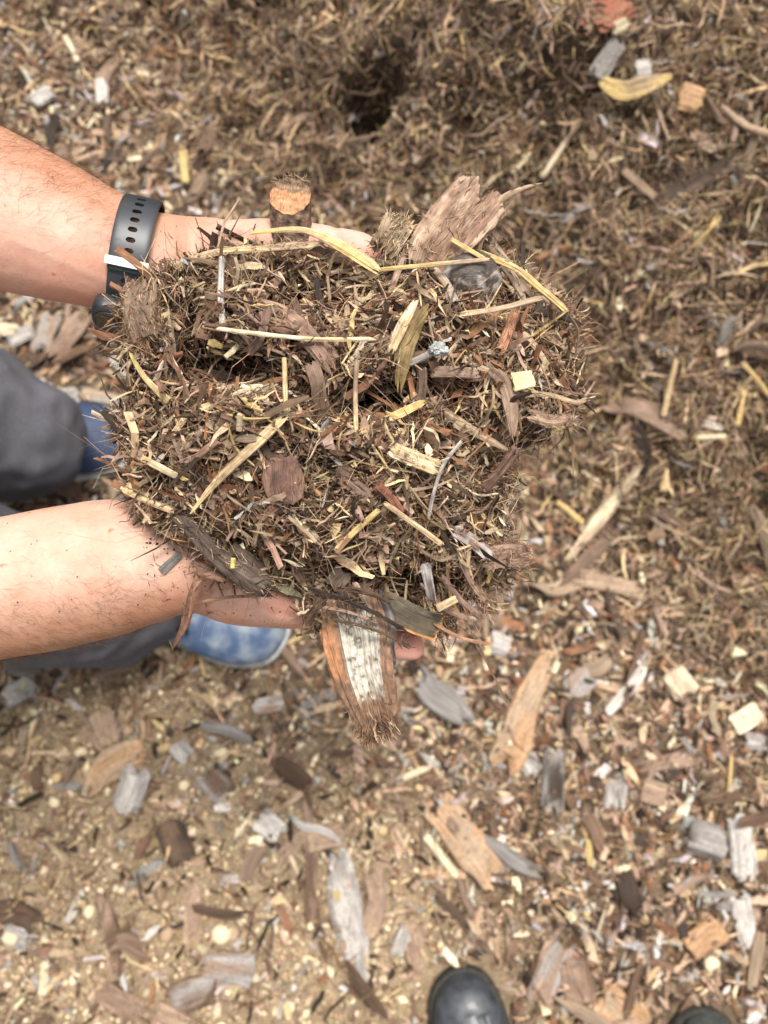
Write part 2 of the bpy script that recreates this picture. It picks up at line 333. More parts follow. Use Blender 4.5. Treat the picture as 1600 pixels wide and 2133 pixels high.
def ground_mat():
    m, nt, b = newmat('soil'); L = nt.links.new
    at = node(nt, 'ShaderNodeAttribute', attribute_name='Col'); se = node(nt, 'ShaderNodeSeparateColor'); L(at.outputs['Color'], se.inputs[0])
    tc = node(nt, 'ShaderNodeTexCoord')
    n1 = node(nt, 'ShaderNodeTexNoise', Scale=55., Detail=7., Roughness=.7); n2 = node(nt, 'ShaderNodeTexNoise', Scale=240., Detail=4., Roughness=.7)
    for n in (n1, n2): L(tc.outputs['Object'], n.inputs['Vector'])
    dirt = ramp(nt, n1.outputs['Fac'], [(.32, (.040, .025, .014)), (.5, (.12, .080, .047)), (.68, (.22, .155, .098))])
    sandc = ramp(nt, n1.outputs['Fac'], [(.3, (.20, .140, .080)), (.5, (.27, .195, .118)), (.7, (.40, .305, .195))])
    heap = ramp(nt, n1.outputs['Fac'], [(.32, (.016, .009, .005)), (.5, (.045, .027, .013)), (.68, (.10, .065, .034))])
    c = mix(nt, 'MIX', se.outputs[1], dirt, sandc); c = mix(nt, 'MIX', se.outputs[0], c, heap)
    c = mix(nt, 'MULTIPLY', 1., c, ramp(nt, n2.outputs['Fac'], [(.3, (.55, .52, .5)), (.7, (1.35, 1.35, 1.35))]))
    L(c, b.inputs['Base Color']); b.inputs['Roughness'].default_value = .92
    bm = node(nt, 'ShaderNodeBump', Strength=.9, Distance=.006); L(n1.outputs['Fac'], bm.inputs['Height'])
    b2 = node(nt, 'ShaderNodeBump', Strength=.8, Distance=.002); L(n2.outputs['Fac'], b2.inputs['Height']); L(bm.outputs[0], b2.inputs['Normal']); L(b2.outputs[0], b.inputs['Normal'])
    return m
go = mbg.build('ground', ground_mat(), smooth=True); tag(go, 'brown soil ground rising to a compost heap at the top', 'ground', kind='structure')

# colours (linear albedo)
PAL = {'dark': (.036, .021, .012), 'brown': (.135, .079, .048), 'red': (.20, .095, .046), 'tan': (.37, .262, .172), 'grey': (.29, .262, .24),
       'pale': (.50, .46, .42), 'straw': (.52, .375, .205), 'gold': (.52, .37, .15), 'cream': (.66, .55, .37), 'orange': (.42, .245, .13), 'pink': (.28, .185, .13)}
PC = {k: np.array(v) for k, v in PAL.items()}
def pick(M, names, wts):
    w = np.array(wts, float); i = rng.choice(len(names), M, p=w/w.sum())
    return np.array([PAL[n] for n in names])[i]*rng.uniform(.7, 1.3, (M, 1))*rng.uniform(.93, 1.07, (M, 3))
SHOES = [(G(px_, py_), R(a_)) for px_, py_, a_ in ((282, 925, 3), (600, 1322, -13), (952, 2014, 104), (1462, 2096, 84))]
def clear_of_shoes(x, y):
    k = np.ones(len(x), bool)
    for q, a in SHOES:
        u = (x-q[0])*math.cos(a)+(y-q[1])*math.sin(a); w = -(x-q[0])*math.sin(a)+(y-q[1])*math.cos(a); k &= ~((u < .004) & (u > -.32) & (np.abs(w) < .05))
    return k
def scatter(M, fn=None):
    out = []; tot = 0
    while tot < M:
        x = rng.uniform(-.95, .95, M*2); y = rng.uniform(-.7, 1.55, M*2)
        if fn is not None:
            k = rng.random(M*2) < fn(x, y); x, y = x[k], y[k]
        k = clear_of_shoes(x, y); x, y = x[k], y[k]; out.append(np.stack([x, y], -1)); tot += len(x)
    a = np.concatenate(out)[:M]; return a[:, 0], a[:, 1]
def onground(x, y, lift): return np.stack([x, y, height(x, y)+lift], -1)
def tangent(Nn, M):
    a = rng.uniform(0, 2*np.pi, M); A = unit(np.cross(Nn, np.array([.31, .2, .93]))); return A*np.cos(a)[:, None]+np.cross(Nn, A)*np.sin(a)[:, None]

# fibrous shreds over the heap
mb = MB(); M = 78000; x, y = scatter(M, lambda x, y: .06+.94*mound(x, y)); n = hn(x, y)
D = unit(tangent(n, M)+n*rng.normal(0, .38, (M, 1)))
fibres(mb, onground(x, y, rng.uniform(-.001, .013, M)), D, n, rng.gamma(3, .0095, M)+.005, rng.gamma(1.6, .00055, M)+.0004, .0004,
       1.06*pick(M, ['dark', 'brown', 'red', 'tan', 'straw', 'gold', 'pink'], [2.6, 2.8, .8, 3.4, 2.2, .3, .8]), curl=.2)
M = 5200; x, y = scatter(M, lambda x, y: .10+.9*mound(x, y)); n = hn(x, y)
fibres(mb, onground(x, y, rng.uniform(.002, .014, M)), unit(tangent(n, M)+n*rng.normal(0, .25, (M, 1))), n, rng.gamma(4, .009, M)+.01, rng.gamma(2.5, .0012, M)+.0012, .0010,
       1.06*pick(M, ['dark', 'brown', 'red', 'tan', 'straw', 'pink', 'grey'], [1.2, 3.0, 1, 2.8, .8, 1.2, .5]), curl=.22)
o = mb.build('shredded_mulch', M_fib); tag(o, 'fine curly brown fibres covering the compost heap', 'mulch', kind='stuff')
# small chips everywhere
mb = MB(); M = 34000; x, y = scatter(M, lambda x, y: np.maximum((1-.80*mound(x, y))*(1-.80*sand(x, y)), sm((-.18-x)/.15)*sm((y-.15)/.1))); n = unit(hn(x, y)+rng.normal(0, .45, (M, 3)))
L = rng.gamma(2.4, .0055, M)+.004; L = np.minimum(L, .045)
flakes(mb, onground(x, y, rng.uniform(.0, .006, M)), n, L, L*rng.uniform(.14, .55, M)*(1-.35*(L > .02)), np.minimum(L*rng.uniform(.07, .18, M), .004),
       1.06*pick(M, ['dark', 'brown', 'red', 'tan', 'grey', 'pale', 'straw', 'cream', 'pink'], [3.4, 4.4, 1.2, 4.2, 1.6, .6, .4, .8, 1.6]))
o = mb.build('wood_chip_litter', M_fib); tag(o, 'small brown and grey wood chips littering the soil', 'wood chips', kind='stuff')
mb = MB(); M = 14000; x, y = scatter(M, lambda x, y: (1-.7*mound(x, y))*(1-.6*sand(x, y))); n = hn(x, y)
fibres(mb, onground(x, y, rng.uniform(.0, .008, M)), unit(tangent(n, M)+n*rng.normal(0, .2, (M, 1))), n, rng.gamma(2.5, .009, M)+.005, rng.gamma(2, .0006, M)+.0006, .0005,
       1.06*pick(M, ['dark', 'brown', 'red', 'tan', 'straw'], [1, 3, 1, 2.5, 1]), curl=.35)
o = mb.build('root_fibre_litter', M_fib); tag(o, 'loose thin root fibres strewn between the chips', 'root fibres', kind='stuff')
# grit
mb = MB(); M = 42000; x, y = scatter(M, lambda x, y: .08+.92*sand(x, y)); sz = rng.gamma(1.5, .0012, M)+.0006
crumbs(mb, onground(x, y, sz*.4), sz, 1.06*pick(M, ['tan', 'cream', 'straw', 'brown', 'grey'], [3.0, 3.2, 1.4, 1.4, .6]))
o = mb.build('soil_grit', M_fib); tag(o, 'pale yellow grit and crumbs of sandy soil', 'grit', kind='stuff')

# ------------------------------------------------------------ countable pieces on the ground
def ground_piece(name, px, w_px, cols, label, cat, t=.35, seed=0, ragged=.24, lift=.005, boxy=.5, mat=None, k=30, n=18, up=None, taper=None, ridge=.22):
    "px: photo pixels along the piece; w_px its width"
    q = G([p[0] for p in px], [p[1] for p in px], lift); dep = (CAM-q)@CB; q0 = q.mean(0)
    w = w_px*dep/F*(np.ones(len(px)) if taper is None else np.array(taper)); nn = hn(q0[0:1], q0[1:2])[0] if up is None else up
    q = q+nn*(w.mean()*t*.25)
    mb = MB(); rough(mb, q, w, w*t, nn, n, k, [(PC[c] if isinstance(c, str) else np.array(c))*.88 for c in cols]+([PC[cols[0]]*.45] if len(cols) == 1 and isinstance(cols[0], str) and w.mean() > .02 else []), ragged, ridge, boxy, seed, .2, gs=.38)
    o = mb.build(name, mat or M_wood, origin=q0); tag(o, label, cat); return o
GP = ground_piece
GP('bark_slab', [(905, 1665), (960, 1740), (1035, 1835)], 66, ['orange', 'tan'], 'wide tan orange wood slab lying on the soil below the mulch', 'wood slab', .22, 1)
GP('stick', [(885, 1738), (950, 1826)], 17, ['cream'], 'straight cream stick beside the tan orange slab', 'stick', .8, 2, .04, boxy=.9)
GP('bark_slab', [(700, 1765), (722, 1880), (752, 2050)], 66, ['pale', 'grey'], 'long weathered pale grey slab at the lower middle', 'wood slab', .25, 3, taper=[.8, 1.1, .6])
GP('bark_strip', [(772, 1800), (785, 1880), (762, 1960)], 38, ['pink', 'tan'], 'pinkish brown strip right of the long grey slab', 'bark strip', .3, 4)
GP('bark_strip', [(640, 1660), (648, 1790), (650, 1935)], 24, ['brown', 'pink'], 'narrow brown strip left of the long grey slab', 'bark strip', .4, 5)
GP('wood_block', [(640, 1752), (718, 1738)], 42, ['tan', 'pink'], 'short tan block across the top of the long grey slab', 'wood block', .4, 6, .06)
GP('bark_strip', [(588, 1785), (640, 1735)], 28, ['pink', 'tan'], 'short brown strip touching the left end of the tan block', 'bark strip', .4, 7)
GP('bark_slab', [(182, 1655), (225, 1600), (300, 1562)], 58, ['orange', 'tan'], 'curved tan slab in the sandy soil at the left', 'wood slab', .25, 8, taper=[.5, 1, 1])
GP('bark_chip', [(292, 1600), (262, 1690)], 56, ['pale', 'grey'], 'pale grey chip leaning on the curved tan slab', 'bark chip', .25, 9, lift=.012)
GP('bark_chip', [(402, 1830), (400, 1965)], 48, ['pink', 'tan'], 'pinkish spindle shaped chip in the sandy soil', 'bark chip', .3, 10, taper=[.7, .8])
GP('bark_slab', [(425, 2008), (530, 2025)], 56, ['grey', 'pink'], 'grey brown blunt chip below the pinkish spindle chip', 'bark chip', .3, 11, .05)
GP('bark_slab', [(352, 2085), (450, 2050)], 56, ['brown', 'grey'], 'dark grey brown chip under the blunt grey chip', 'bark chip', .3, 12)
GP('bark_strip', [(208, 2060), (295, 2112)], 44, ['pink', 'brown'], 'brown pink splinter near the bottom left', 'bark strip', .3, 13)
GP('bark_strip', [(212, 1870), (238, 1960), (240, 2040)], 34, ['brown', 'pink'], 'long brown strip left of the pinkish spindle chip', 'bark strip', .3, 14)
GP('bark_chip', [(8, 1938), (68, 1962)], 40, ['pale', 'grey'], 'bluish white weathered chip at the left edge', 'bark chip', .35, 15)
GP('splinter', [(97, 2000), (90, 2072)], 17, ['cream'], 'short whitish splinter near the bottom left', 'splinter', .7, 16, .05)
GP('wood_block', [(320, 2110), (400, 2150)], 60, ['tan', 'pink'], 'tan rough chunk cut by the bottom edge', 'wood chunk', .4, 17)
GP('bark_strip', [(345, 1715), (388, 1800)], 58, ['brown', 'dark'], 'wide dark brown bark piece above the pinkish spindle chip', 'bark piece', .3, 18)
GP('bark_strip', [(210, 1480), (235, 1545)], 48, ['pink', 'tan'], 'pale pinkish bark chip above the curved tan slab', 'bark chip', .25, 19)
GP('bark_chip', [(10, 1455), (75, 1425)], 46, ['pale', 'grey'], 'pale grey flat chip at the left edge below the forearm', 'bark chip', .2, 20)
GP('bark_chip', [(530, 1472), (590, 1460)], 30, ['pale', 'pink'], 'white and pink chip left of the hanging wood chunk', 'bark chip', .4, 21)
GP('bark_chip', [(540, 1700), (585, 1740)], 46, ['grey', 'pale'], 'crumbly light grey chip in the sandy soil', 'bark chip', .4, 22, .3)
GP('bark_chip', [(430, 1610), (475, 1660)], 52, ['grey', 'brown'], 'dull grey ragged chip in the sandy soil', 'bark chip', .4, 23, .3)
GP('bark_chip', [(365, 1550), (395, 1580)], 36, ['pale', 'grey'], 'small bluish grey chip right of the curved slab', 'bark chip', .4, 24, .3)
GP('branch', [(1135, 1375), (1095, 1470), (1050, 1600)], 64, ['orange', 'tan'], 'long orange brown splintered branch right of the hanging chunk', 'branch', .4, 25, .22, taper=[.6, .9, 1.2])
GP('bark_strip', [(1155, 1560), (1150, 1690)], 44, ['grey', 'dark'], 'dark grey furrowed bark strip right of the splintered branch', 'bark strip', .3, 26)
GP('bark_strip', [(1078, 1560), (1118, 1612)], 38, ['grey', 'pale'], 'grey slanting chip between the branch and the furrowed bark', 'bark chip', .3, 27)
GP('bark_chip', [(1185, 1440), (1225, 1400)], 48, ['grey', 'pink'], 'star shaped grey bark flake above the furrowed bark', 'bark chip', .25, 28, .35)
GP('bark_chip', [(1395, 1400), (1430, 1450)], 54, ['tan', 'cream'], 'pale tan fluffy wood chunk on the right', 'wood chunk', .5, 29, .3)
GP('wood_block', [(1522, 1512), (1580, 1480)], 42, ['cream', 'cream'], 'clean cream wood block near the right edge', 'wood block', .5, 30, .04)
GP('bark_chip', [(1550, 1540), (1600, 1545)], 34, ['pale', 'grey'], 'pale grey chip under the cream wood block', 'bark chip', .3, 31)
GP('bark_strip', [(1320, 1600), (1440, 1578)], 34, ['brown', 'pink'], 'brown pointed bark strip on the right', 'bark strip', .35, 32, taper=[.6, 1])
GP('bark_chip', [(1285, 1625), (1275, 1685)], 44, ['pale', 'grey'], 'white grey upright chip in the lower right', 'bark chip', .3, 33)
GP('bark_chip', [(1335, 1640), (1385, 1655)], 42, ['pink', 'tan'], 'rounded pinkish chip right of the white grey chip', 'bark chip', .4, 34, .05)
GP('bark_chip', [(1430, 1735), (1510, 1760)], 66, ['dark', 'grey'], 'dark charcoal chunk in the lower right', 'bark chunk', .5, 35)
GP('bark_slab', [(1540, 1700), (1550, 1830)], 48, ['pale', 'grey'], 'pale grey bark slab at the right edge', 'bark slab', .3, 36)
GP('bark_slab', [(1535, 1860), (1565, 1990)], 48, ['pale', 'grey'], 'feathered pale grey bark below the slab at the right edge', 'bark slab', .3, 37, .25, taper=[1, .6])
GP('wood_block', [(1430, 1975), (1500, 1925)], 56, ['orange', 'orange'], 'bright orange wood chip in the lower right', 'wood chip', .35, 38, .08)
GP('bark_slab', [(1115, 2090), (1165, 1965)], 58, ['pink', 'grey'], 'greyish tan slab right of the black shoe', 'bark slab', .25, 39)
GP('bark_slab', [(1195, 1990), (1215, 2100)], 60, ['brown', 'pink'], 'brown slab next to the greyish tan slab', 'bark slab', .25, 40)
GP('bark_slab', [(1245, 2065), (1340, 2140)], 66, ['tan', 'orange'], 'tan brown slab crossing the bottom edge', 'bark slab', .25, 41)
GP('bark_strip', [(860, 1925), (875, 2020)], 38, ['pink', 'tan'], 'pinkish bark strip above the black shoe', 'bark strip', .3, 42)
GP('bark_chip', [(822, 1990), (848, 1930)], 28, ['pale', 'grey'], 'small white chip beside the pinkish strip above the shoe', 'bark chip', .4, 43)
GP('straw_stalk', [(1222, 1715), (1230, 1805)], 13, ['gold'], 'short yellow straw lying alone on dark chips', 'straw', .7, 44, .04, boxy=.9)
GP('straw_stalk', [(838, 1622), (896, 1596)], 13, ['cream'], 'small cream straw above the tan orange slab', 'straw', .7, 45, .04, boxy=.9)
GP('stick', [(1332, 972), (1270, 1055), (1180, 1168)], 24, ['cream', 'tan'], 'long pale split stick right of the mulch handful', 'stick', .5, 46, .15, taper=[.5, 1.1, .5], lift=.012)
GP('straw_stalk', [(1160, 1045), (1215, 1090)], 13, ['gold'], 'yellow straw left of the long pale split stick', 'straw', .7, 47, .04, lift=.01, boxy=.9)
GP('stick', [(1215, 245), (1170, 310), (1128, 372)], 11, ['tan', 'cream'], 'thin straight pale stick on the heap at the upper right', 'stick', .8, 48, .04, lift=.014, boxy=.9)
GP('stick', [(1298, 352), (1365, 412)], 13, ['tan', 'pink'], 'short tan stick left of the dark plank', 'stick', .7, 49, .06, lift=.014)
GP('plank', [(1362, 425), (1440, 385), (1525, 338)], 34, ['brown', 'dark'], 'dark brown plank splinter on the heap at the right', 'plank', .3, 50, lift=.014)
GP('straw_stalk', [(1530, 572), (1570, 555), (1620, 548)], 12, ['gold', 'straw'], 'curved yellow green straw at the right edge', 'straw', .6, 51, .05, lift=.012, boxy=.9)
GP('leaf_curl', [(1250, 168), (1295, 188), (1340, 178), (1400, 158)], 34, ['gold', 'tan'], 'curled golden dry leaf on the heap top right', 'dry leaf', .12, 52, .05, lift=.03, taper=[.5, 1, 1, .3])
GP('bark_slab', [(1225, 65), (1290, 10)], 80, ['red', (.26, .09, .05)], 'reddish brown bark slab at the top right', 'bark slab', .25, 53, lift=.014)
GP('bark_chip', [(1290, 85), (1240, 160)], 42, ['pale', 'grey'], 'white grey torn chip below the reddish bark slab', 'bark chip', .25, 54, .25, lift=.018)
GP('bark_chip', [(1275, 62), (1305, 48)], 24, ['cream'], 'small cream chip on the reddish bark slab', 'wood chip', .4, 55, lift=.024)
GP('bark_chip', [(1320, 150), (1355, 145)], 34, ['pale', 'grey'], 'bluish grey chip behind the curled leaf', 'bark chip', .35, 56, .2, lift=.014)
GP('bark_chip', [(1410, 200), (1460, 215)], 46, ['orange', 'gold'], 'rounded golden brown lump right of the curled leaf', 'bark lump', .5, 57, lift=.012)
GP('root', [(1468, 200), (1500, 250), (1530, 262), (1525, 300)], 11, ['pink', 'brown'], 'looping pinkish root at the upper right', 'root', .9, 58, .05, lift=.02, boxy=1.)
GP('root', [(1500, 225), (1550, 265), (1620, 290)], 18, ['pink', 'tan'], 'thick pinkish root reaching the right edge', 'root', .8, 59, .05, lift=.02, boxy=1.)
GP('bark_strip', [(1260, 840), (1330, 850), (1430, 905)], 44, ['pink', 'brown'], 'broad brown bark strip right of the handful', 'bark strip', .3, 60, lift=.012)
GP('straw_stalk', [(1545, 755), (1605, 830)], 13, ['gold', 'straw'], 'yellow straw at the right edge halfway up', 'straw', .7, 61, .04, lift=.014, boxy=.9)
GP('straw_stalk', [(1410, 745), (1382, 868)], 10, ['straw'], 'thin greenish straw standing down the heap foot', 'straw', .7, 62, .04, lift=.014, boxy=.9)
GP('straw_stalk', [(1550, 810), (1535, 885)], 12, ['gold'], 'short yellow straw under the right edge straw', 'straw', .7, 63, .04, lift=.014, boxy=.9)
GP('straw_stalk', [(380, 315), (388, 385)], 16, ['gold'], 'golden upright straw above the watch wrist', 'straw', .6, 64, .06, lift=.014, boxy=.9)
GP('bark_strip', [(135, 75), (163, 130)], 10, ['cream'], 'thin cream splinter at the top left', 'splinter', .7, 65, .06, lift=.012)
GP('bark_chip', [(0, 685), (40, 692)], 26, ['cream', 'tan'], 'pale yellow chip under the watch arm at the left edge', 'wood chip', .4, 66, lift=.014)
GP('bark_chip', [(20, 715), (70, 690)], 30, ['pale', 'grey'], 'grey weathered chip between the watch arm and the trousers', 'bark chip', .35, 67, lift=.012)
GP('bark_strip', [(85, 735), (110, 655)], 40, ['grey', 'pink'], 'upright grey brown strip under the watch arm', 'bark strip', .3, 68, lift=.012)
GP('bark_strip', [(110, 745), (180, 655)], 38, ['pink', 'brown'], 'slanting brown strip under the watch arm', 'bark strip', .3, 69, lift=.018)
GP('bark_chip', [(120, 835), (165, 825)], 36, ['pale', 'grey'], 'pale chip above the navy shoe', 'bark chip', .35, 70, lift=.01)
GP('bark_strip', [(170, 822), (262, 838)], 26, ['grey', 'tan'], 'grey tan strip above the navy shoe toe', 'bark strip', .35, 71, lift=.014)
GP('bark_chip', [(70, 215), (110, 190)], 34, ['pale', 'grey'], 'whitish chip above the watch arm at the left', 'bark chip', .35, 72, lift=.012)
GP('bark_chip', [(215, 215), (212, 165)], 24, ['pale'], 'narrow white chip above the watch arm', 'bark chip', .35, 73, lift=.012)
GP('bark_chip', [(1020, 1335), (1060, 1350)], 46, ['pale', 'grey'], 'round grey flake right of the thumb tip', 'bark chip', .3, 74, .2)
GP('bark_strip', [(1190, 1200), (1330, 1230)], 34, ['tan', 'pink'], 'light brown long chip under the pale split stick', 'bark strip', .3, 75)
GP('bark_chip', [(1350, 1120), (1385, 1108)], 22, ['orange', 'pink'], 'small orange chip right of the pale split stick', 'wood chip', .4, 76, lift=.012)
GP('straw_stalk', [(1450, 912), (1510, 908)], 11, ['cream'], 'small horizontal cream straw on the right', 'straw', .7, 77, .04, lift=.012, boxy=.9)

# prototypes of loose chips, straws and pebbles, then copies
def proto(name, pts, w, t, seed, ragged, n=10, k=14, boxy=.45, col=(1, 1, 1), amp=.2):
    mb = MB(); rough(mb, pts, w, t, (0, 0, 1), n, k, [np.array(col), np.array(col)*.7], ragged, .35, boxy, seed, amp, gs=.022); return mb.build(name, M_wood)
chips = []
for i in range(14):
    b = rng.uniform(-.12, .12, 4); w = rng.uniform(.17, .40); chips.append(proto('bark_chip', [(-.5, b[0], 0), (-.15, 0, b[1]*.4), (.2, b[2], 0), (.5, 0, b[3]*.4)], [w*rng.uniform(.3, .8), w, w*rng.uniform(.7, 1), w*rng.uniform(.25, .9)], w*rng.uniform(.25, .45), 200+i, .3))
straws = [proto('straw_stalk', [(-.5, 0, 0), (0, rng.uniform(-.06, .06), .02), (.5, rng.uniform(-.05, .05), 0)], [.05, .06, .045], .04, 300+i, .05, 7, 9, 1.) for i in range(6)]
peb = []
for i in range(6):
    mb = MB(); a, bb = np.meshgrid(np.linspace(0, np.pi, 9), np.arange(14)/14*2*np.pi, indexing='ij')
    v = np.stack([np.sin(a)*np.cos(bb), .8*np.sin(a)*np.sin(bb), .65*np.cos(a)], -1); v = v*(1+.45*fbm(v*1.3+i*5, 60+i, 3))[..., None]*.5
    mb.add(v, [gridfaces(9, 14)]); peb.append(mb.build('pebble', M_pebble, smooth=True))
regions = {'heap': 'on the fibrous compost heap', 'sand': 'in the sandy soil at the lower left', 'mixed': 'among dark litter below the heap'}
def region(x, y): return 'heap' if float(mound(np.array(x), np.array(y))) > .5 else ('sand' if float(sand(np.array(x), np.array(y))) > .45 else 'mixed')
def strew(protos, count, fn, size, colours, wts, noun, cat, adj, liftf, br=(.6, 1.15)):
    x, y = scatter(count, fn); nn = hn(x, y); names = list(colours); w = np.array(wts, float)/sum(wts)
    used = set()
    for i in range(count):
        ci = rng.choice(len(names), p=w); pi = int(rng.integers(len(protos))); s = size()
        if pi not in used: o = protos[pi]; used.add(pi)
        else: o = protos[pi].copy(); S.collection.objects.link(o)
        rg = region(x[i], y[i]); N_ = unit(nn[i]+rng.normal(0, .28, 3)); a = rng.uniform(0, 6.283)
        A = unit(np.cross(N_, [.3, .2, .9])); D = A*math.cos(a)+np.cross(N_, A)*math.sin(a); B = np.cross(N_, D)
        o.matrix_world = Matrix(((D[0]*s, B[0]*s, N_[0]*s, x[i]), (D[1]*s, B[1]*s, N_[1]*s, y[i]), (D[2]*s, B[2]*s, N_[2]*s, float(height(x[i], y[i]))+liftf(s)), (0, 0, 0, 1)))
        c = PC[names[ci]]*rng.uniform(*br); o.color = (*c, 1)
        lab = f'{adj[names[ci]]} {noun} {regions[rg]}'
        tag(o, lab, cat, lab+' (loose)')
ADJ = {'dark': 'dark brown', 'brown': 'brown', 'red': 'reddish', 'tan': 'tan', 'grey': 'grey', 'pale': 'whitish', 'pink': 'pinkish brown', 'straw': 'yellow', 'gold': 'golden', 'cream': 'cream', 'orange': 'orange'}
strew(chips, 298, lambda x, y: np.maximum((1-.72*mound(x, y))*(1-.45*sand(x, y)), sm((-.18-x)/.15)*sm((y-.15)/.1)), lambda: float(np.clip(rng.gamma(4, .0125), .026, .095)),
      ['dark', 'brown', 'tan', 'grey', 'pale', 'pink', 'orange', 'red'], [.8, 3.8, 2.0, 1.9, .7, 2.6, .25, .6], 'loose bark chip', 'bark chip', ADJ, lambda s: .004+s*.06)
strips = []
for i in range(10):
    b = rng.uniform(-.10, .10, 4); w = rng.uniform(.10, .20); strips.append(proto('bark_strip', [(-.5, b[0], 0), (-.15, 0, b[1]*.4), (.2, b[2], 0), (.5, 0, b[3]*.4)], [w*rng.uniform(.3, .8), w, w*rng.uniform(.7, 1.1), w*rng.uniform(.3, .9)], w*rng.uniform(.35, .6), 400+i, .25))
strew(strips, 260, lambda x, y: np.maximum((1-.6*mound(x, y))*(1-.55*sand(x, y)), sm((-.18-x)/.15)*sm((y-.15)/.1)), lambda: float(np.clip(rng.gamma(5, .0115), .03, .11)),
      ['dark', 'brown', 'tan', 'grey', 'pale', 'pink', 'red'], [.9, 3.6, 1.8, 2.2, .7, 2.8, .5], 'narrow torn bark strip', 'bark strip', ADJ, lambda s: .006+s*.04)
strew(straws, 170, lambda x, y: .25+.75*mound(x, y), lambda: float(rng.uniform(.02, .075)), ['straw', 'gold', 'cream', 'tan'], [3, 1.5, 1.5, 1.5], 'loose straw', 'straw', ADJ, lambda s: .011)
strew(peb, 298, lambda x, y: .02+.98*sand(x, y), lambda: float(np.clip(rng.gamma(3, .0030), .005, .022)), ['cream', 'tan', 'straw', 'pale'], [4, 1.2, 1, .6], 'rounded pebble', 'pebble', ADJ, lambda s: s*.25, (.8, 1.15))
for (px, py, s, c, lab) in [(465, 1938, .030, 'cream', 'largest cream pebble in the sandy soil near the bottom'), (190, 1896, .019, 'cream', 'round cream pebble left of the pinkish spindle chip'),
        (458, 1562, .02, 'cream', 'cream pebble above the dull grey ragged chip'), (350, 1945, .021, 'tan', 'pale pebble left of the pinkish spindle chip tip'),
        (120, 1618, .016, 'straw', 'yellow pebble left of the curved tan slab'), (170, 1566, .016, 'cream', 'cream pebble touching the top of the curved slab'),
        (1480, 2003, .022, 'cream', 'cream yellow pebble under the orange wood chip')]:
    q = G(px, py); o = peb[int(rng.integers(6))].copy(); S.collection.objects.link(o); o.matrix_world = Matrix.Translation(Vector(q)+Vector((0, 0, s*.25))) @ Matrix.Rotation(px, 4, 'Z') @ Matrix.Scale(s, 4)
    o.color = (*PC[c], 1); tag(o, lab, 'pebble')
    if 'group' in o: del o['group']

# ------------------------------------------------------------ people
def remesh(mb, voxel, name, mat, parent, it=6, post=None):
    o = mb.build('tmp', None); m = o.modifiers.new('r', 'REMESH'); m.mode = 'VOXEL'; m.voxel_size = voxel; m.use_smooth_shade = True
    s = o.modifiers.new('s', 'SMOOTH'); s.factor = .5; s.iterations = it
    dg = bpy.context.evaluated_depsgraph_get(); me = bpy.data.meshes.new_from_object(o.evaluated_get(dg)); bpy.data.objects.remove(o)
    v = np.empty(len(me.vertices)*3, np.float32); me.vertices.foreach_get('co', v); v = v.reshape(-1, 3).astype(float)
    nr = np.empty(len(me.vertices)*3, np.float32); me.vertices.foreach_get('normal', nr); nr = nr.reshape(-1, 3).astype(float)
    for a in list(me.attributes):
        if a.name in ('Col', 'grain'): me.attributes.remove(a)
    if post:
        v, c = post(v, nr); me.vertices.foreach_set('co', v.astype(np.float32).ravel())
        if c is not None:
            a = me.attributes.new('Col', 'FLOAT_COLOR', 'POINT'); a.data.foreach_set('color', np.hstack([c, np.ones((len(c), 1))]).astype(np.float32).ravel())
    me.materials.clear(); me.materials.append(mat); me.name = name
    me.polygons.foreach_set('use_smooth', np.ones(len(me.polygons), bool)); me.update()
    no = bpy.data.objects.new(name, me); S.collection.objects.link(no); adopt(no, parent)
    return no, v, nr
ARM_L = [(-640, 215, .425, .046, .044), (-450, 280, .418, .047, .042), (-200, 368, .410, .044, .038), (0, 440, .407, .0405, .034), (130, 490, .408, .0355, .028),
         (230, 527, .411, .0305, .024), (290, 548, .415, .0285, .021), (360, 562, .422, .0295, .020), (430, 582, .435, .0345, .019), (520, 610, .448, .0385, .018), (620, 640, .457, .041, .016), (700, 665, .462, .039, .013)]
ARM_R = [(-640, 1300, .425, .046, .044), (-400, 1270, .415, .046, .042), (-150, 1240, .407, .042, .038), (0, 1224, .404, .0375, .034), (130, 1201, .405, .0375, .031), (250, 1179, .408, .0362, .028),
         (335, 1176, .413, .031, .024), (405, 1176, .420, .0262, .021), (480, 1180, .432, .0325, .020), (560, 1178, .444, .037, .018), (640, 1165, .455, .040, .016), (740, 1122, .462, .039, .013)]
def armtube(mb, A): 
    A = np.array(A, float); tube(mb, P(A[:, 0], A[:, 1], A[:, 2]), A[:, 3], A[:, 4], CB, 32, 70)
def fingertube(mb, q, r): 
    q = np.array(q, float); tube(mb, P(q[:, 0], q[:, 1], q[:, 2]), np.array(r), np.array(r)*.95, CB, 14, 16)
holder = empty('person', (-.75, .2, 0))
mb = MB(); armtube(mb, ARM_L); armtube(mb, ARM_R)
for (y0, y1, e) in ((572, 610, 960), (632, 668, 1010), (690, 726, 1000), (748, 790, 940)):   # left fingers under the mulch
    fingertube(mb, [(650, y0+10, .460), (735, y0, .464), (735+(e-735)*.45, (y0+y1)/2, .478), (735+(e-735)*.8, y1, .474), (e, y1+2, .458)], [.010, .0098, .0088, .0082, .0070])
for (y0, y1, e) in ((1195, 1160, 960), (1135, 1096, 1030), (1075, 1034, 1040), (1015, 972, 980)):
    fingertube(mb, [(690, y0-5, .460), (775, y0, .464), (775+(e-775)*.45, (y0+y1)/2, .478), (775+(e-775)*.8, y1, .474), (e, y1-2, .458)], [.010, .0098, .0088, .0082, .0070])
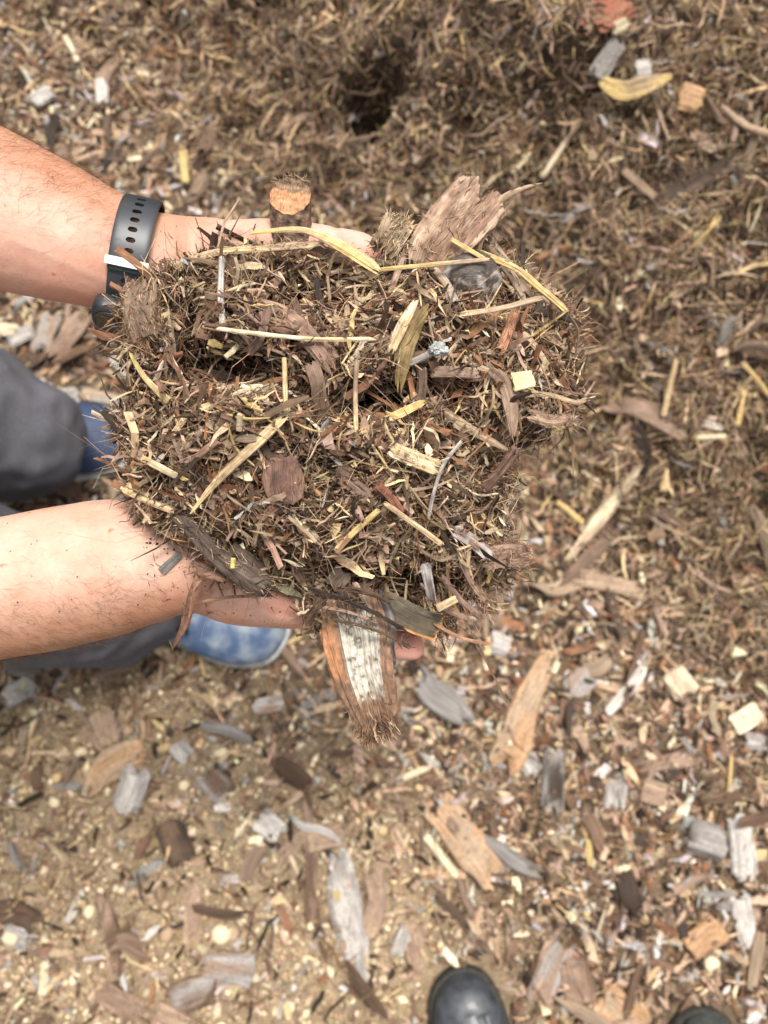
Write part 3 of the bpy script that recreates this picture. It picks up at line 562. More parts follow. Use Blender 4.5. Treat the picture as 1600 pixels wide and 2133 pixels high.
fingertube(mb, [(400, 535, .424), (480, 515, .420), (590, 498, .418), (690, 506, .414), (750, 522, .410), (776, 530, .410)], [.014, .0140, .0108, .0092, .0098, .0078])   # thumbs on the outer sides
fingertube(mb, [(470, 1235, .426), (560, 1250, .430), (650, 1270, .438), (750, 1308, .436), (825, 1338, .424), (860, 1348, .420)], [.014, .0150, .0115, .0098, .0090, .0076])
eL = P(-640, 215, .425); eR = P(-640, 1300, .425); shL = np.array([-.62, .40, .93]); shR = np.array([-.62, -.01, .93]); pel = np.array([-1.0, .2, .48])
for e, s in ((eL, shL), (eR, shR)): tube(mb, [e, (e+s)/2+[0, 0, -.01], s], [.044, .05, .056], [.044, .05, .056], (0, 1, .1), 20, 16)
tube(mb, [shL, (shL+shR)/2+[0, 0, .03], shR], [.06, .075, .06], [.06, .07, .06], (1, 0, .1), 20, 14)
tube(mb, [pel, (-.88, .2, .68), (-.70, .2, .88), (-.64, .2, .95)], [.15, .135, .17, .12], [.10, .09, .10, .08], (1, 0, -.4), 24, 24)
tube(mb, [(-.65, .2, .95), (-.58, .2, 1.04), (-.55, .2, 1.08)], .055, .055, (0, 1, 0), 16, 10)
tube(mb, [(-.60, .2, 1.24), (-.56, .2, 1.18), (-.51, .2, 1.10), (-.49, .2, 1.05)], [.06, .078, .070, .045], [.075, .10, .085, .05], (1, 0, .6), 20, 16)
tube(mb, [(-.47, .2, 1.14), (-.448, .2, 1.10)], [.009, .014], [.009, .014], (0, 1, 0), 10, 6)
for s in (-1, 1): tube(mb, [(-.57, .2+s*.076, 1.18), (-.58, .2+s*.086, 1.13)], [.008, .006], [.022, .014], (1, 0, .3), 10, 6)
kneeL = np.array([-.74, .42, .50]); kneeR = np.array([-.60, .10, .50])
ankL = P(20, 905, .96); ankR = P(235, 1246, .97)
def bodypost(v, nr):
    # tendons and slow muscle relief, plus a lengthwise tan on the outer (hairy) sides of the forearms
    v = v+nr*(fbm(v*28, 71, 3)*.0012)[:, None]
    rel = v-CAM; dep = -(rel@CB); px = 800+F*(rel@CR)/dep; py = 1066.5-F*(rel@CU)/dep
    c = np.tile(np.array([.53, .345, .265]), (len(v), 1))
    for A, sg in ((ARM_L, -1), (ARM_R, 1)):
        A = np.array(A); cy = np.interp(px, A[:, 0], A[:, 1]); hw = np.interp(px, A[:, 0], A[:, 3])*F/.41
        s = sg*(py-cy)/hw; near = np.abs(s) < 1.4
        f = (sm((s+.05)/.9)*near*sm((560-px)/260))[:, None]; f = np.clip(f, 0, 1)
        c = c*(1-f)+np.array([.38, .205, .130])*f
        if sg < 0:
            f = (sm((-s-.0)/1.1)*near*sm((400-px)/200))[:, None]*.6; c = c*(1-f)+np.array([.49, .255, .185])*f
    f = (sm((px-380)/160)*sm((px+200)/100))[:, None]*.6; c = c*(1-f)+np.array([.56, .32, .25])*f       # pinker palms
    f = sm((px-560)/120)[:, None]*.8; c = c*(1-f)+np.array([.62, .34, .28])*f
    for path in ([(-50, 1170), (120, 1120), (210, 1095), (300, 1110)], [(60, 1215), (180, 1165), (300, 1150)], [(20, 500), (150, 555), (230, 590)], [(190, 1110), (260, 1075)]):
        q = spline(np.array(path, float), 40)
        m = (px > q[:, 0].min()-12) & (px < q[:, 0].max()+12) & (py > q[:, 1].min()-12) & (py < q[:, 1].max()+12)
        if m.any():
            d = np.min(np.hypot(px[m][:, None]-q[None, :, 0], py[m][:, None]-q[None, :, 1]), axis=1); g = np.exp(-(d/6.)**2)[:, None]*.28
            c[m] = c[m]*(1-g)+np.array([.40, .31, .26])*g; v[m] = v[m]+nr[m]*(g*.0015)
    for path in ([(421, 1150), (427, 1215), (416, 1268)], [(434, 1160), (441, 1225), (432, 1280)], [(500, 1215), (548, 1262), (640, 1288)], [(372, 470), (378, 520), (372, 580)], [(386, 468), (393, 520), (388, 570)], [(470, 482), (520, 500), (560, 540)], [(700, 475), (704, 500), (698, 530)], [(640, 470), (646, 500), (642, 530)]):
        q = spline(np.array(path, float), 60); m = (px > q[:, 0].min()-12) & (px < q[:, 0].max()+12) & (py > q[:, 1].min()-12) & (py < q[:, 1].max()+12) & (nr@CB > .1)
        if m.any():
            d = np.min(np.hypot(px[m][:, None]-q[None, :, 0], py[m][:, None]-q[None, :, 1]), axis=1); g = np.exp(-(d/6.)**2)[:, None]; c[m] = c[m]*(1-.35*g)+np.array([.42, .19, .13])*.35*g; v[m] = v[m]-nr[m]*(g*.0011)
    return v, c
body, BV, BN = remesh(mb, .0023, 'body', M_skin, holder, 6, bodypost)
tag(holder, 'person squatting at the left with bare forearms cupping shredded mulch, watch on one wrist', 'person')
# forearm hair
def armhair():
    r = np.random.default_rng(3); rel = BV-CAM; dep = -(rel@CB); px = 800+F*(rel@CR)/dep; py = 1066.5-F*(rel@CU)/dep
    dens = np.zeros(len(BV)); dirp = np.zeros((len(BV), 3))
    for A, sg in ((ARM_L, -1), (ARM_R, 1)):
        A = np.array(A); cy = np.interp(px, A[:, 0], A[:, 1]); hw = np.interp(px, A[:, 0], A[:, 3])*F/.41; s = sg*(py-cy)/hw
        near = (np.abs(s) < 1.3) & (px < (300 if sg < 0 else 420)) & (px > -520)
        w = near*(sm((s+.35)/1.0)+.06)*sm((430-px)/220)
        if sg < 0: w = w*((px < 235) | (s < -2))
        dens += w; dirp[near] = CR*.9+CU*(sg*.0-.25*sg*0+(-.35 if sg > 0 else .30))
    p = dens/dens.sum(); i = r.choice(len(BV), 9500, p=p); n = BN[i]; d = unit(dirp[i]+r.normal(0, .45, (len(i), 3))); d = unit(d-n*(d*n).sum(1, keepdims=True)+n*r.uniform(.05, .5, (len(i), 1)))
    L = r.uniform(.004, .0125, len(i)); q = BV[i]+d*L[:, None]*.5
    mb = MB(); fibres(mb, q, d, n, L,   .00006, .00005, np.tile([.20, .10, .045], (len(i), 1)), curl=.5, K=5, wig=.004); return mb
o = armhair().build('arm_hair', M_hair, holder); tag(o, kind='stuff')
# clothes
def clothpost(amp, sc, seed):
    def f(v, nr):
        d = fbm(v*sc, seed, 3); return v+nr*((1-np.abs(d)*2.2)*amp)[:, None], None
    return f
mb = MB()
for kn, an, sd_ in ((kneeL, ankL, 1), (kneeR, ankR, -1)):
    hip = pel+np.array([.02, .10*sd_, -.02])
    tube(mb, [hip, (hip+kn)/2+[0, 0, .02], kn], [.105, .095, .082], [.105, .095, .082], (0, 1, .1), 24, 18)
    tube(mb, [kn, (kn+an)/2, an+(an-kn)*.02], [.082, .080, .078], [.082, .080, .078], (0, 1, .1), 24, 18)
tube(mb, [pel+[-.03, 0, -.04], pel+[.05, 0, .08]], [.19, .175], [.14, .12], (1, 0, -.3), 24, 12)
remesh(mb, .006, 'trousers', M_cloth, holder, 3, clothpost(.010, 14, 41))
mb = MB()
tube(mb, [pel+[.02, 0, .04], (-.88, .2, .68), (-.71, .2, .88), (-.65, .2, .96)], [.19, .185, .215, .10], [.13, .125, .13, .085], (1, 0, -.4), 28, 24)
for s, e in ((shL, eL), (shR, eR)): tube(mb, [(s+shL+shR)/3, s, s*.45+e*.55], [.09, .088, .075], [.09, .088, .075], (0, 1, .1), 20, 14)
remesh(mb, .006, 'shirt', M_shirt, holder, 3, clothpost(.008, 14, 43))
def hairmesh(q, r, name='hair', par=None):
    mb = MB(); tube(mb, q, r[0], r[1], (1, 0, .6), 24, 14); remesh(mb, .005, name, M_dark, par, 2, clothpost(.008, 60, 9))
hairmesh([(-.625, .2, 1.25), (-.60, .2, 1.20), (-.585, .2, 1.13)], ([.06, .086, .07], [.07, .09, .06]), par=holder)

def shoe(par, toe, ang, up_mat, toe_mat, sole_mat, W_=.050, L_=.29, laces=True, cap=True, capx=.085, lx=0.):
    "upper with rounded toe, sole, toe cap seam, tongue and laces; toe = toe tip on the ground, ang = heading"
    c, s = math.cos(ang), math.sin(ang)
    def loc(p):
        p = np.asarray(p, float); x = p[..., 0]-L_; y = p[..., 1]
        return np.stack([toe[0]+x*c-y*s, toe[1]+x*s+y*c, toe[2]+p[..., 2]], -1)
    xs_ = np.array([0, .012, .04, .09, .15, .19, .225, .25, .27, .282, .289])*L_/.29
    hw = np.array([.018, .029, .035, .034, .042, .048, .0490, .0445, .036, .0235, .008])*W_/.05
    ht = np.array([.055, .085, .095, .098, .086, .070, .062, .057, .050, .040, .026])
    def prof(x): return np.interp(x, xs_, hw), np.interp(x, xs_, ht)
    K = 56; t = np.linspace(0, 1, K); X_ = L_*.997*(1-np.cos(t*np.pi))/2; sp = spline(np.stack([xs_, hw, ht], -1), 400); w_ = np.interp(X_, sp[:, 0], sp[:, 1]); h_ = np.interp(X_, sp[:, 0], sp[:, 2])
    n = 36; a = np.arange(n)/n*2*np.pi; ca = np.sign(np.cos(a))*np.abs(np.cos(a))**.85; sa = np.sign(np.sin(a))*np.abs(np.sin(a))**.85
    off = .004*np.sin(X_/L_*3.0)
    z = .014+(sa[None]+1)/2*(h_[:, None]-.014); yw = w_[:, None]*ca[None]*(1-.16*np.clip(sa, 0, 1)[None])+off[:, None]
    seam = np.exp(-((X_[:, None]-(L_-capx-.25*np.abs(yw)))/.0026)**2)*(sa[None] > -.3)*(.0030 if cap else 0)
    cr = .0016*np.sin(X_[:, None]*380)*np.exp(-((X_[:, None]-(L_-.098))/.022)**2)*(sa[None] > .2)
    v = np.stack([np.broadcast_to(X_[:, None], z.shape), yw, z-seam+cr], -1)
    isto = X_ > L_-.075
    k0 = int(np.argmax(X_ > L_-capx)) 
    mb = MB(); mb.add(loc(v[:k0+1]), [gridfaces(k0+1, n), [np.arange(n)[::-1]]]); up = mb.build('shoe', up_mat, par, True)
    mb = MB(); mb.add(loc(v[k0:]), [gridfaces(K-k0, n), [np.arange(n)+(K-k0-1)*n]]); mb.build('toe_cap', toe_mat, up, True)
    mb = MB(); ring = []; zz = [0, .002, .016, .021, .021]; ex_ = [-.002, .0035, .0045, .003, -.004]
    m_ = 72; th = np.arange(m_)/m_*2*np.pi; xx = L_/2-L_/2*np.cos(th); sg = np.sign(np.sin(th)); ww = np.interp(xx, sp[:, 0], sp[:, 1])
    for z0, e in zip(zz, ex_): ring.append(np.stack([L_/2-(L_/2+e)*np.cos(th), sg*(ww+e)*np.clip(np.abs(np.sin(th))*6, 0, 1)+.004*np.sin(xx/L_*3), np.full(m_, z0)], -1))
    mb.add(loc(np.array(ring)), [gridfaces(5, m_), [np.arange(m_)[::-1]], [np.arange(m_)+4*m_]]); mb.build('sole', sole_mat, up, False)
    if laces:
        for i, x0 in enumerate((.165, .148, .131, .114)):
            x0 = x0*L_/.29+lx; w0, h0 = prof(x0); yy = np.linspace(-.62, .62, 7)*w0
            for sgn in (-1, 1):
                q = np.stack([x0+sgn*yy*.18, yy+.002, h0-.30*(yy/w0)**2*(h0-.014)*.55+.0025], -1); mb = MB(); tube(mb, loc(q), .0024, .0015, (0, 0, 1), 8, 10); mb.build('lace', M_lace, up, True)
        for sgn in (-1, 1):
            q = [(L_-.105+lx, sgn*.020, prof(L_-.105+lx)[1]-.004), (L_-.13, sgn*.026, prof(L_-.13)[1]-.007), (L_-.19, sgn*.026, prof(L_-.19)[1]-.007)]
            mb = MB(); tube(mb, loc(q), .0035, .0012, (0, 0, 1), 8, 10); mb.build('eyelet_facing', up_mat, up, True)
    return up
tL = G(282, 925); o = shoe(holder, tL+[0, 0, -.004], R(3), M_blue, M_blue, M_sole, .054); o['label'] = 'navy shoe partly behind the mulch'
tR = G(600, 1322); o = shoe(holder, tR+[0, 0, -.004], R(-13), M_pale, M_pale, M_sole, .060); o['label'] = 'blue shoe with dusty pale toe'

# the photographer, standing below the frame
ph = empty('person', (.25, -.62, 0)); tag(ph, 'person in black shoes whose toes show at the bottom edge', 'person')
t1 = G(952, 2014); t2 = G(1462, 2096)
o = shoe(ph, t1+[0, 0, -.003], R(104), M_leather, M_leather, M_bsole, .0465, capx=.040, lx=.062)
o = shoe(ph, t2+[0, 0, -.003], R(84), M_leather2, M_leather2, M_bsole, .047); o['label'] = 'dusty black shoe'
a1 = t1+np.array([.03, -.24, .10]); a2 = t2+np.array([-.02, -.24, .10]); hp = np.array([(a1[0]+a2[0])/2, -.85, .92])
mb = MB()
for a_, sg in ((a1, -1), (a2, 1)):
    kn = (a_+hp)/2+[sg*.06, .03, .02]
    tube(mb, [a_+[0, 0, -.02], kn, hp+[sg*.09, 0, 0]], [.07, .078, .10], [.07, .078, .10], (0, 1, 0), 20, 24)
remesh(mb, .01, 'trousers', M_cloth2, ph, 3, clothpost(.012, 12, 51))
mb = MB(); tube(mb, [hp, hp+[0, .02, .25], hp+[0, .04, .48]], [.16, .17, .15], [.11, .12, .09], (0, 1, 0), 24, 20)
for sg in (-1, 1):
    s_ = hp+[sg*.18, .04, .46]; tube(mb, [s_, s_+[sg*.05, .06, -.28], s_+[sg*.03, .26, -.24]], [.06, .055, .045], [.06, .055, .045], (0, .3, 1), 16, 16)
remesh(mb, .01, 'shirt', M_shirt, ph, 3, clothpost(.008, 14, 53))
mb = MB(); nk = hp+[0, .04, .46]
tube(mb, [nk, nk+[0, .03, .12]], .055, .055, (0, 1, 0), 16, 8); tube(mb, [nk+[0, -.01, .27], nk+[0, .02, .20], nk+[0, .06, .11], nk+[0, .075, .07]], [.06, .078, .07, .045], [.08, .10, .085, .05], (0, -1, -.5), 20, 14)
tube(mb, [nk+[0, .12, .17], nk+[0, .15, .13]], [.009, .014], [.009, .014], (1, 0, 0), 10, 6)
for sg in (-1, 1):
    s_ = hp+[sg*.18, .04, .46]; e_ = s_+[sg*.03, .22, -.24]
    tube(mb, [s_, s_+[sg*.05, .06, -.28], e_, e_+[-sg*.05, .16, .03]], [.04, .04, .035, .027], [.04, .04, .035, .025], (0, .3, 1), 16, 20)
    h_ = e_+[-sg*.05, .16, .03]; tube(mb, [h_, h_+[-sg*.02, .06, .01]], [.028, .038], [.02, .016], (0, 0, 1), 16, 8)
    for q in range(4): b_ = h_+[-sg*.02+(q-1.5)*.019, .075, .01]; tube(mb, [b_, b_+[0, .035, -.005], b_+[0, .055, -.03]], [.009, .008, .007], [.009, .008, .007], (0, 0, 1), 10, 10)
    tube(mb, [h_+[-sg*.04, .03, .01], h_+[-sg*.08, .06, .01]], [.012, .009], [.012, .009], (0, 0, 1), 10, 8)
remesh(mb, .005, 'body', M_skin, ph, 3, lambda v, n: (v, np.tile([.62, .37, .25], (len(v), 1))))
mb = MB(); tube(mb, [nk+[0, -.03, .29], nk+[0, -.03, .22], nk+[0, -.02, .15]], [.06, .086, .07], [.07, .09, .06], (0, -1, -.5), 24, 14); remesh(mb, .006, 'hair', M_dark, ph, 2, clothpost(.008, 60, 19))

# ------------------------------------------------------------ watch on the upper wrist
A = np.array(ARM_L, float); row = np.array([np.interp(284, A[:, 0], A[:, q]) for q in range(5)])
Wc = P(row[0], row[1], row[2]); Wt = unit(P(330, 558, .416)-P(215, 533, .4105)); Wn = unit(CB-Wt*(CB@Wt)); Ws = np.cross(Wn, Wt)   # Ws points up the picture
watch = empty('wrist_watch', tuple(Wc)); tag(watch, 'black watch with perforated rubber strap and white keeper loop on the upper wrist', 'watch')
RX, RY = row[3]+.0012, row[4]+.0018
def ringp(a, off, u): # angle (0 = picture up, 90 = facing the camera), offset outward, along the arm
    a = np.asarray(a, float); nx = np.cos(a); ny = np.sin(a); q = np.stack([nx*RX, ny*RY], -1); nn_ = unit(np.stack([nx/RX, ny/RY], -1)); q = q+nn_*np.asarray(off)[..., None]
    return Wc+q[..., :1]*Ws+q[..., 1:]*Wn+np.asarray(u)[..., None]*Wt
def strap(a0, a1, name, holes, width=.0190, off=0., th=.0020, widths=None):
    na, nu = 520, 46; a = np.linspace(a0, a1, na); u = np.linspace(-.5, .5, nu); AA, U = np.meshgrid(a, u, indexing='ij')
    wd = width*np.ones(na) if widths is None else np.interp(a, widths[0], widths[1])
    top = ringp(AA, off+th-.0006*(np.abs(U)*2)**6, U*wd[:, None]); bot = ringp(AA, off+0*AA, U*wd[:, None])
    arc = np.concatenate([[0], np.cumsum(np.linalg.norm(np.diff(ringp(a, 0*a, 0*a), axis=0), axis=1))])
    keep = np.ones((na-1, nu-1), bool); ac = (arc[:-1]+arc[1:])/2; uc = (u[:-1]+u[1:])/2*width
    for h in holes:
        s0 = np.interp(h, a, arc); e = np.abs((ac[:, None]-s0)/.00125)**3+np.abs(uc[None]/.0022)**3; keep &= e > 1
    f = gridfaces(na, nu, False).reshape(na-1, nu-1, 4); ft = f[keep]; fb = ft[:, ::-1]+na*nu
    E = np.concatenate([np.stack([ft[:, i], ft[:, (i+1) % 4]], -1) for i in range(4)]); key = np.minimum(E[:, 0], E[:, 1])*(na*nu)+np.maximum(E[:, 0], E[:, 1])
    _, inv, cnt = np.unique(key, return_inverse=True, return_counts=True); bd = E[cnt[inv] == 1]
    side = np.stack([bd[:, 1], bd[:, 0], bd[:, 0]+na*nu, bd[:, 1]+na*nu], -1)
    mb = MB(); mb.add(np.vstack([top.reshape(-1, 3), bot.reshape(-1, 3)]), [ft, fb, side]); return mb
hl = [R(x) for x in (32, 43, 54, 64, 74, 84, 94, 104)]
straps = strap(R(10), R(112), 'strap', hl, off=.0022).build('strap', M_strap, watch, False)
strap(R(95), R(176), 'strap', [R(x) for x in (121, 131, 141)], width=.0190, off=.0001).build('strap', M_strap, watch, False)
strap(R(-75), R(12), 'strap', [], off=.0015).build('strap', M_strap, watch, False)
strap(R(101), R(108), 'x', [], width=.0215, off=.0046, th=.0015).build('keeper_loop', M_loop, watch, False)
# case on the far side of the wrist, its edge showing at the bottom
cc = R(166); c0 = ringp(np.array(cc), np.array(.0042), np.array(-.002)); cn = unit((np.cos(cc)/RX)*Ws+(np.sin(cc)/RY)*Wn); cs = np.cross(Wt, cn)
def roundbox(c, ex, ey, ez, hx, hy, hz, r=.006, n=40):
    th = np.arange(n)/n*2*np.pi; sx = np.sign(np.cos(th))*np.abs(np.cos(th))**.45; sy = np.sign(np.sin(th))*np.abs(np.sin(th))**.45
    mb = MB(); rings = []
    for z, k in ((-1, .90), (-.85, .97), (-.3, 1), (.4, 1), (.85, .96), (1, .88)): rings.append(c+ez*hz*z+(ex*(hx*k*sx)[:, None]+ey*(hy*k*sy)[:, None]))
    mb.add(np.array(rings), [gridfaces(6, n), [np.arange(n)[::-1]], [np.arange(n)+5*n]]); return mb
cse = roundbox(c0+cn*.003, Wt, cs, cn, .0125, .021, .0052).build('case', M_case, watch, True)
roundbox(c0+cn*.0084, Wt, cs, cn, .0108, .019, .0006).build('screen', M_screen, cse, True)

# ------------------------------------------------------------ the double handful of mulch
OUT = np.array([(1190, 690), (1180, 770), (1185, 850), (1110, 900), (1062, 950), (1050, 1010), (1040, 1080), (1045, 1130), (1040, 1180), (1000, 1225), (935, 1280), (880, 1300), (820, 1300), (740, 1295), (670, 1275),
    (620, 1215), (560, 1215), (480, 1185), (410, 1135), (360, 1085), (300, 1045), (290, 1000), (275, 930), (265, 880), (290, 830), (270, 770), (258, 700), (262, 640), (308, 622), (350, 590), (400, 560), (480, 528), (560, 524), (640, 540),
    (720, 556), (790, 560), (850, 530), (950, 505), (1020, 510), (1070, 560), (1120, 605), (1170, 640)], float)
CC = np.array([690., 870.]); dense = spline(np.vstack([OUT, OUT[:1]]), 600); ang = np.arctan2(dense[:, 1]-CC[1], dense[:, 0]-CC[0]); rad = np.hypot(*(dense-CC).T); so_ = np.argsort(ang); ang, rad = ang[so_], rad[so_]; rad = rad*(1+.045*fbm(np.stack([np.cos(ang)*5, np.sin(ang)*5, 0*ang], -1), 55, 3))
def rho(px, py): a = np.arctan2(py-CC[1], px-CC[0]); return np.hypot(px-CC[0], py-CC[1])/np.interp(a, ang, rad, period=2*np.pi)
def dedge(px): return .388+.044*sm((px-300)/420)
def dtop(px, py, noise=True):
    px = np.asarray(px, float); py = np.asarray(py, float); r = np.clip(rho(px, py), 0, 1)
    d = dedge(px)-(.020+.042*sm((px-250)/400))*(1-r**2.6)**.7
    # two handfuls meeting: a dark cleft runs across, with deep pockets
    vy = 800+.03*(px-600)+18*np.sin(px/90.); cl = np.exp(-((py-vy)/36.)**2)*sm((px-300)/100)*sm((1010-px)/180)*(.55+.45*fbm(np.stack([px/90, 0*px, 0*px], -1), 90, 2))
    d = d+.034*cl
    for (x0, y0, sx, sy, k) in ((470, 762, 84, 40, .042), (770, 838, 72, 30, .034), (840, 1205, 95, 32, .030), (400, 665, 36, 46, .028), (350, 1000, 22, 30, .016), (690, 1160, 50, 22, .018), (600, 900, 40, 16, .014), (500, 1120, 60, 24, .016), (600, 640, 60, 26, .018), (870, 720, 30, 26, .020), (955, 860, 36, 34, .024), (740, 960, 34, 20, .014), (690, 590, 60, 16, .012), (1000, 720, 30, 20, .014), (370, 860, 24, 40, .014), (640, 960, 22, 30, .012), (540, 1010, 40, 24, .012), (930, 1050, 40, 20, .012)):
        d = d+1.45*k*np.exp(-((px-x0)/sx)**2-((py-y0)/sy)**2)
    if noise: q = np.stack([px/110, py/110, 0*px], -1); d = d-.019*fbm(q, 21, 2)*(1-.5*r)-.013*fbm(q*3.2, 25, 3)
    return np.minimum(d, dedge(px)+.014*(1-r**4)-.001)
def dsm(px, py): r = np.clip(rho(px, py), 0, 1); return dedge(px)-(.020+.042*sm((px-250)/400))*(1-r**2.6)**.7
def dnorm(px, py):
    e = 6.; a = P(px+e, py, dtop(px+e, py))-P(px-e, py, dtop(px-e, py)); b = P(px, py-e, dtop(px, py-e))-P(px, py+e, dtop(px, py+e)); return unit(np.cross(a, b))
na, nr_ = 220, 60; th = np.linspace(0, 2*np.pi, na, endpoint=False); rr = np.linspace(.004, .985, nr_); rb = np.linspace(.985, .004, 30)
TH, RR = np.meshgrid(th, rr); RD = np.interp(TH, ang, rad, period=2*np.pi); px = CC[0]+np.cos(TH)*RD*RR; py = CC[1]+np.sin(TH)*RD*RR; vt = P(px, py, dtop(px, py))
TH2, RB = np.meshgrid(th, rb); RD2 = np.interp(TH2, ang, rad, period=2*np.pi); px2 = CC[0]+np.cos(TH2)*RD2*RB; py2 = CC[1]+np.sin(TH2)*RD2*RB
db = dedge(px2)+.004+.022*(1-RB**2.2)+.004*fbm(np.stack([px2/50, py2/50, 0*px2], -1), 77, 3); vb = P(px2, py2, db)
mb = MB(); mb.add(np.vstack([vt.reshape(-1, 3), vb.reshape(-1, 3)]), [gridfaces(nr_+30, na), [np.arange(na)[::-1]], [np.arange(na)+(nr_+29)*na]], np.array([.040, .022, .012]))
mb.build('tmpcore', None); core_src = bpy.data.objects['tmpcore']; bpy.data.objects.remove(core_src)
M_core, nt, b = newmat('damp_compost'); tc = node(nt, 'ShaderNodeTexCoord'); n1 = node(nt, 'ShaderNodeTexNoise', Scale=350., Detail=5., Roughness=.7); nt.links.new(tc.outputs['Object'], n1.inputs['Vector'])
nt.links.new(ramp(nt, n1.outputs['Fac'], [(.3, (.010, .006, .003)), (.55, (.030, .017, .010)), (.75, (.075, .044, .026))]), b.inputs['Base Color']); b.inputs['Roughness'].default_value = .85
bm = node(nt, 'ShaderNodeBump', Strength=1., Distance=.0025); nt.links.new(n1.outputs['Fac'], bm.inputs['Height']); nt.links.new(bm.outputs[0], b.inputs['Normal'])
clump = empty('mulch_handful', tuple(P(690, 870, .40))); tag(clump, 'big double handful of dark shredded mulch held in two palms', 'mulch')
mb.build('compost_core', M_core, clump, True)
def inside(M, lo=0., hi=1.):
    X_, Y_ = [], []; tot = 0
    while tot < M:
        x = rng.uniform(220, 1230, M*2); y = rng.uniform(480, 1330, M*2); r = rho(x, y); k = (r < hi) & (r > lo); X_.append(x[k]); Y_.append(y[k]); tot += k.sum()
    return np.concatenate(X_)[:M], np.concatenate(Y_)[:M]
def outw(px, py): # outward direction in the picture plane as a world vector
    a = np.arctan2(py-CC[1], px-CC[0]); return np.cos(a)[:, None]*CR-np.sin(a)[:, None]*CU
mb = MB()
def flow(px, py, n, spread):
    M = len(px); q = np.stack([px/75., py/75., 0*px], -1); a = 3.6*fbm(q, 33, 2)*2+rng.normal(0, spread, M)+(rng.random(M) < .3)*rng.uniform(0, 3.14, M)
    v = np.cos(a)[:, None]*CR+np.sin(a)[:, None]*CU; return unit(v-n*(v*n).sum(1, keepdims=True))
def pitf(x, y): return np.clip((dtop(x, y, False)-dsm(x, y))/.012, 0, 1)
def layer(M, Lk, Wk, names, wts, lift0, lift1, tilt, curl, lo=0., hi=1.0, Wmin=.0003, tk=.0003, edge=0., keep=.35, zone=0):
    x, y = inside(M, lo, hi); kp = rng.random(M) < 1-(1-keep)*pitf(x, y)
    if zone: kp &= rng.random(M) < sm(.5+zone*1.6*fbm(np.stack([x/70, y/70, 0*x], -1), 61, 3))
    x, y = x[kp], y[kp]; M = len(x); n = dnorm(x, y); D = unit(flow(x, y, n, .45)+n*rng.normal(0, tilt, (M, 1))+outw(x, y)*edge*rng.random((M, 1)))
    p = P(x, y, dtop(x, y))+n*rng.uniform(lift0, lift1, (M, 1)); fibres(mb, p, D, n, rng.gamma(3, Lk, M)+.003, rng.gamma(2, Wk, M)+Wmin, tk, pick(M, names, wts), curl=curl)
BR = ['dark', 'brown', 'red', 'tan', 'pink', 'straw']
layer(9000, .0042, .0009, BR, [3, 4, 2, 1, 1, .2], -.003, .003, .3, .2, tk=.0006, keep=.22)
layer(9000, .0030, .00018, BR, [1.8, 3.4, 1.6, 2.4, 1.2, .6], -.001, .006, .4, .35, keep=.08, zone=1)
layer(5500, .0020, .00045, BR, [1.4, 3, 1.2, 3, 1.2, 1.3], .000, .006, .35, .12, keep=.05, zone=-1)
layer(3200, .0056, .0012, ['dark', 'brown', 'red', 'tan', 'pink'], [1.4, 3.6, 1.8, 1.8, 1.4], .000, .006, .22, .16, tk=.0006, keep=.15, zone=-1)
layer(700, .0080, .0013, ['dark', 'brown', 'red', 'tan', 'pink'], [1.4, 3.6, 1.8, 1.4, 1.4], .001, .006, .18, .14, tk=.0009, keep=.12)
layer(3000, .0034, .00070, ['tan', 'straw', 'gold', 'cream', 'pale'], [4.6, 1.8, .3, .6, .2], .001, .009, .25, .08, tk=.0005, keep=.08)
layer(3000, .0075, .00006, ['tan', 'red', 'brown', 'straw'], [3, 1.5, 2, 1], .002, .011, .35, .7, Wmin=.00014, tk=.00014, keep=.12)
layer(450, .0034, .00035, BR, [1.6, 3, 1.2, 2.2, 1, .8], -.004, .003, .5, .3, .90, .99, edge=.6, keep=1)
x, y = inside(3400, 0, .97); kp = rng.random(3400) > .85*pitf(x, y); x, y = x[kp], y[kp]; M = len(x); n = unit(dnorm(x, y)+rng.normal(0, .4, (M, 3))); L = rng.gamma(2.4, .0016, M)+.0012
flakes(mb, P(x, y, dtop(x, y))+n*rng.uniform(.000, .006, (M, 1)), n, L, L*rng.uniform(.3, .75, M), L*rng.uniform(.08, .2, M), pick(M, ['dark', 'brown', 'red', 'pink', 'tan', 'grey'], [2, 3, 1.8, 1.6, 2, .3]))
for (x0, y0, dx, dy, Lm, m) in ((275, 880, -1, 0, .0055, 90), (265, 650, -1, -.5, .004, 70), (290, 1040, -.8, .7, .003, 60), (360, 1090, -.4, 1, .003, 60), (1190, 680, 1, -.2, .003, 80), (1170, 850, 1, .1, .005, 110), (1110, 900, .6, 1, .004, 70), (1050, 1170, 1, .1, .005, 130),
        (1000, 1240, .5, 1, .004, 90), (920, 1300, .3, 1, .004, 80), (1090, 590, .7, -.8, .004, 60), (850, 520, -.2, -1, .003, 80), (345, 570, -.7, -1, .003, 50), (1050, 1000, 1, .2, .004, 70), (660, 1290, -.2, 1, .003, 80)):
    xx = x0+rng.normal(0, 16, m); yy = y0+rng.normal(0, 16, m); dv = dx*CR-dy*CU
    fibres(mb, P(xx, yy, dedge(xx)-rng.uniform(-.004, .014, m)), unit(dv+rng.normal(0, .45, (m, 3))), np.tile(CB, (m, 1)), rng.gamma(4, Lm, m)*.62+.003, rng.gamma(1.5, .00028, m)+.00014, .0004, pick(m, BR, [1, 3, 2, 2.4, 1.4, .8]), curl=.6)
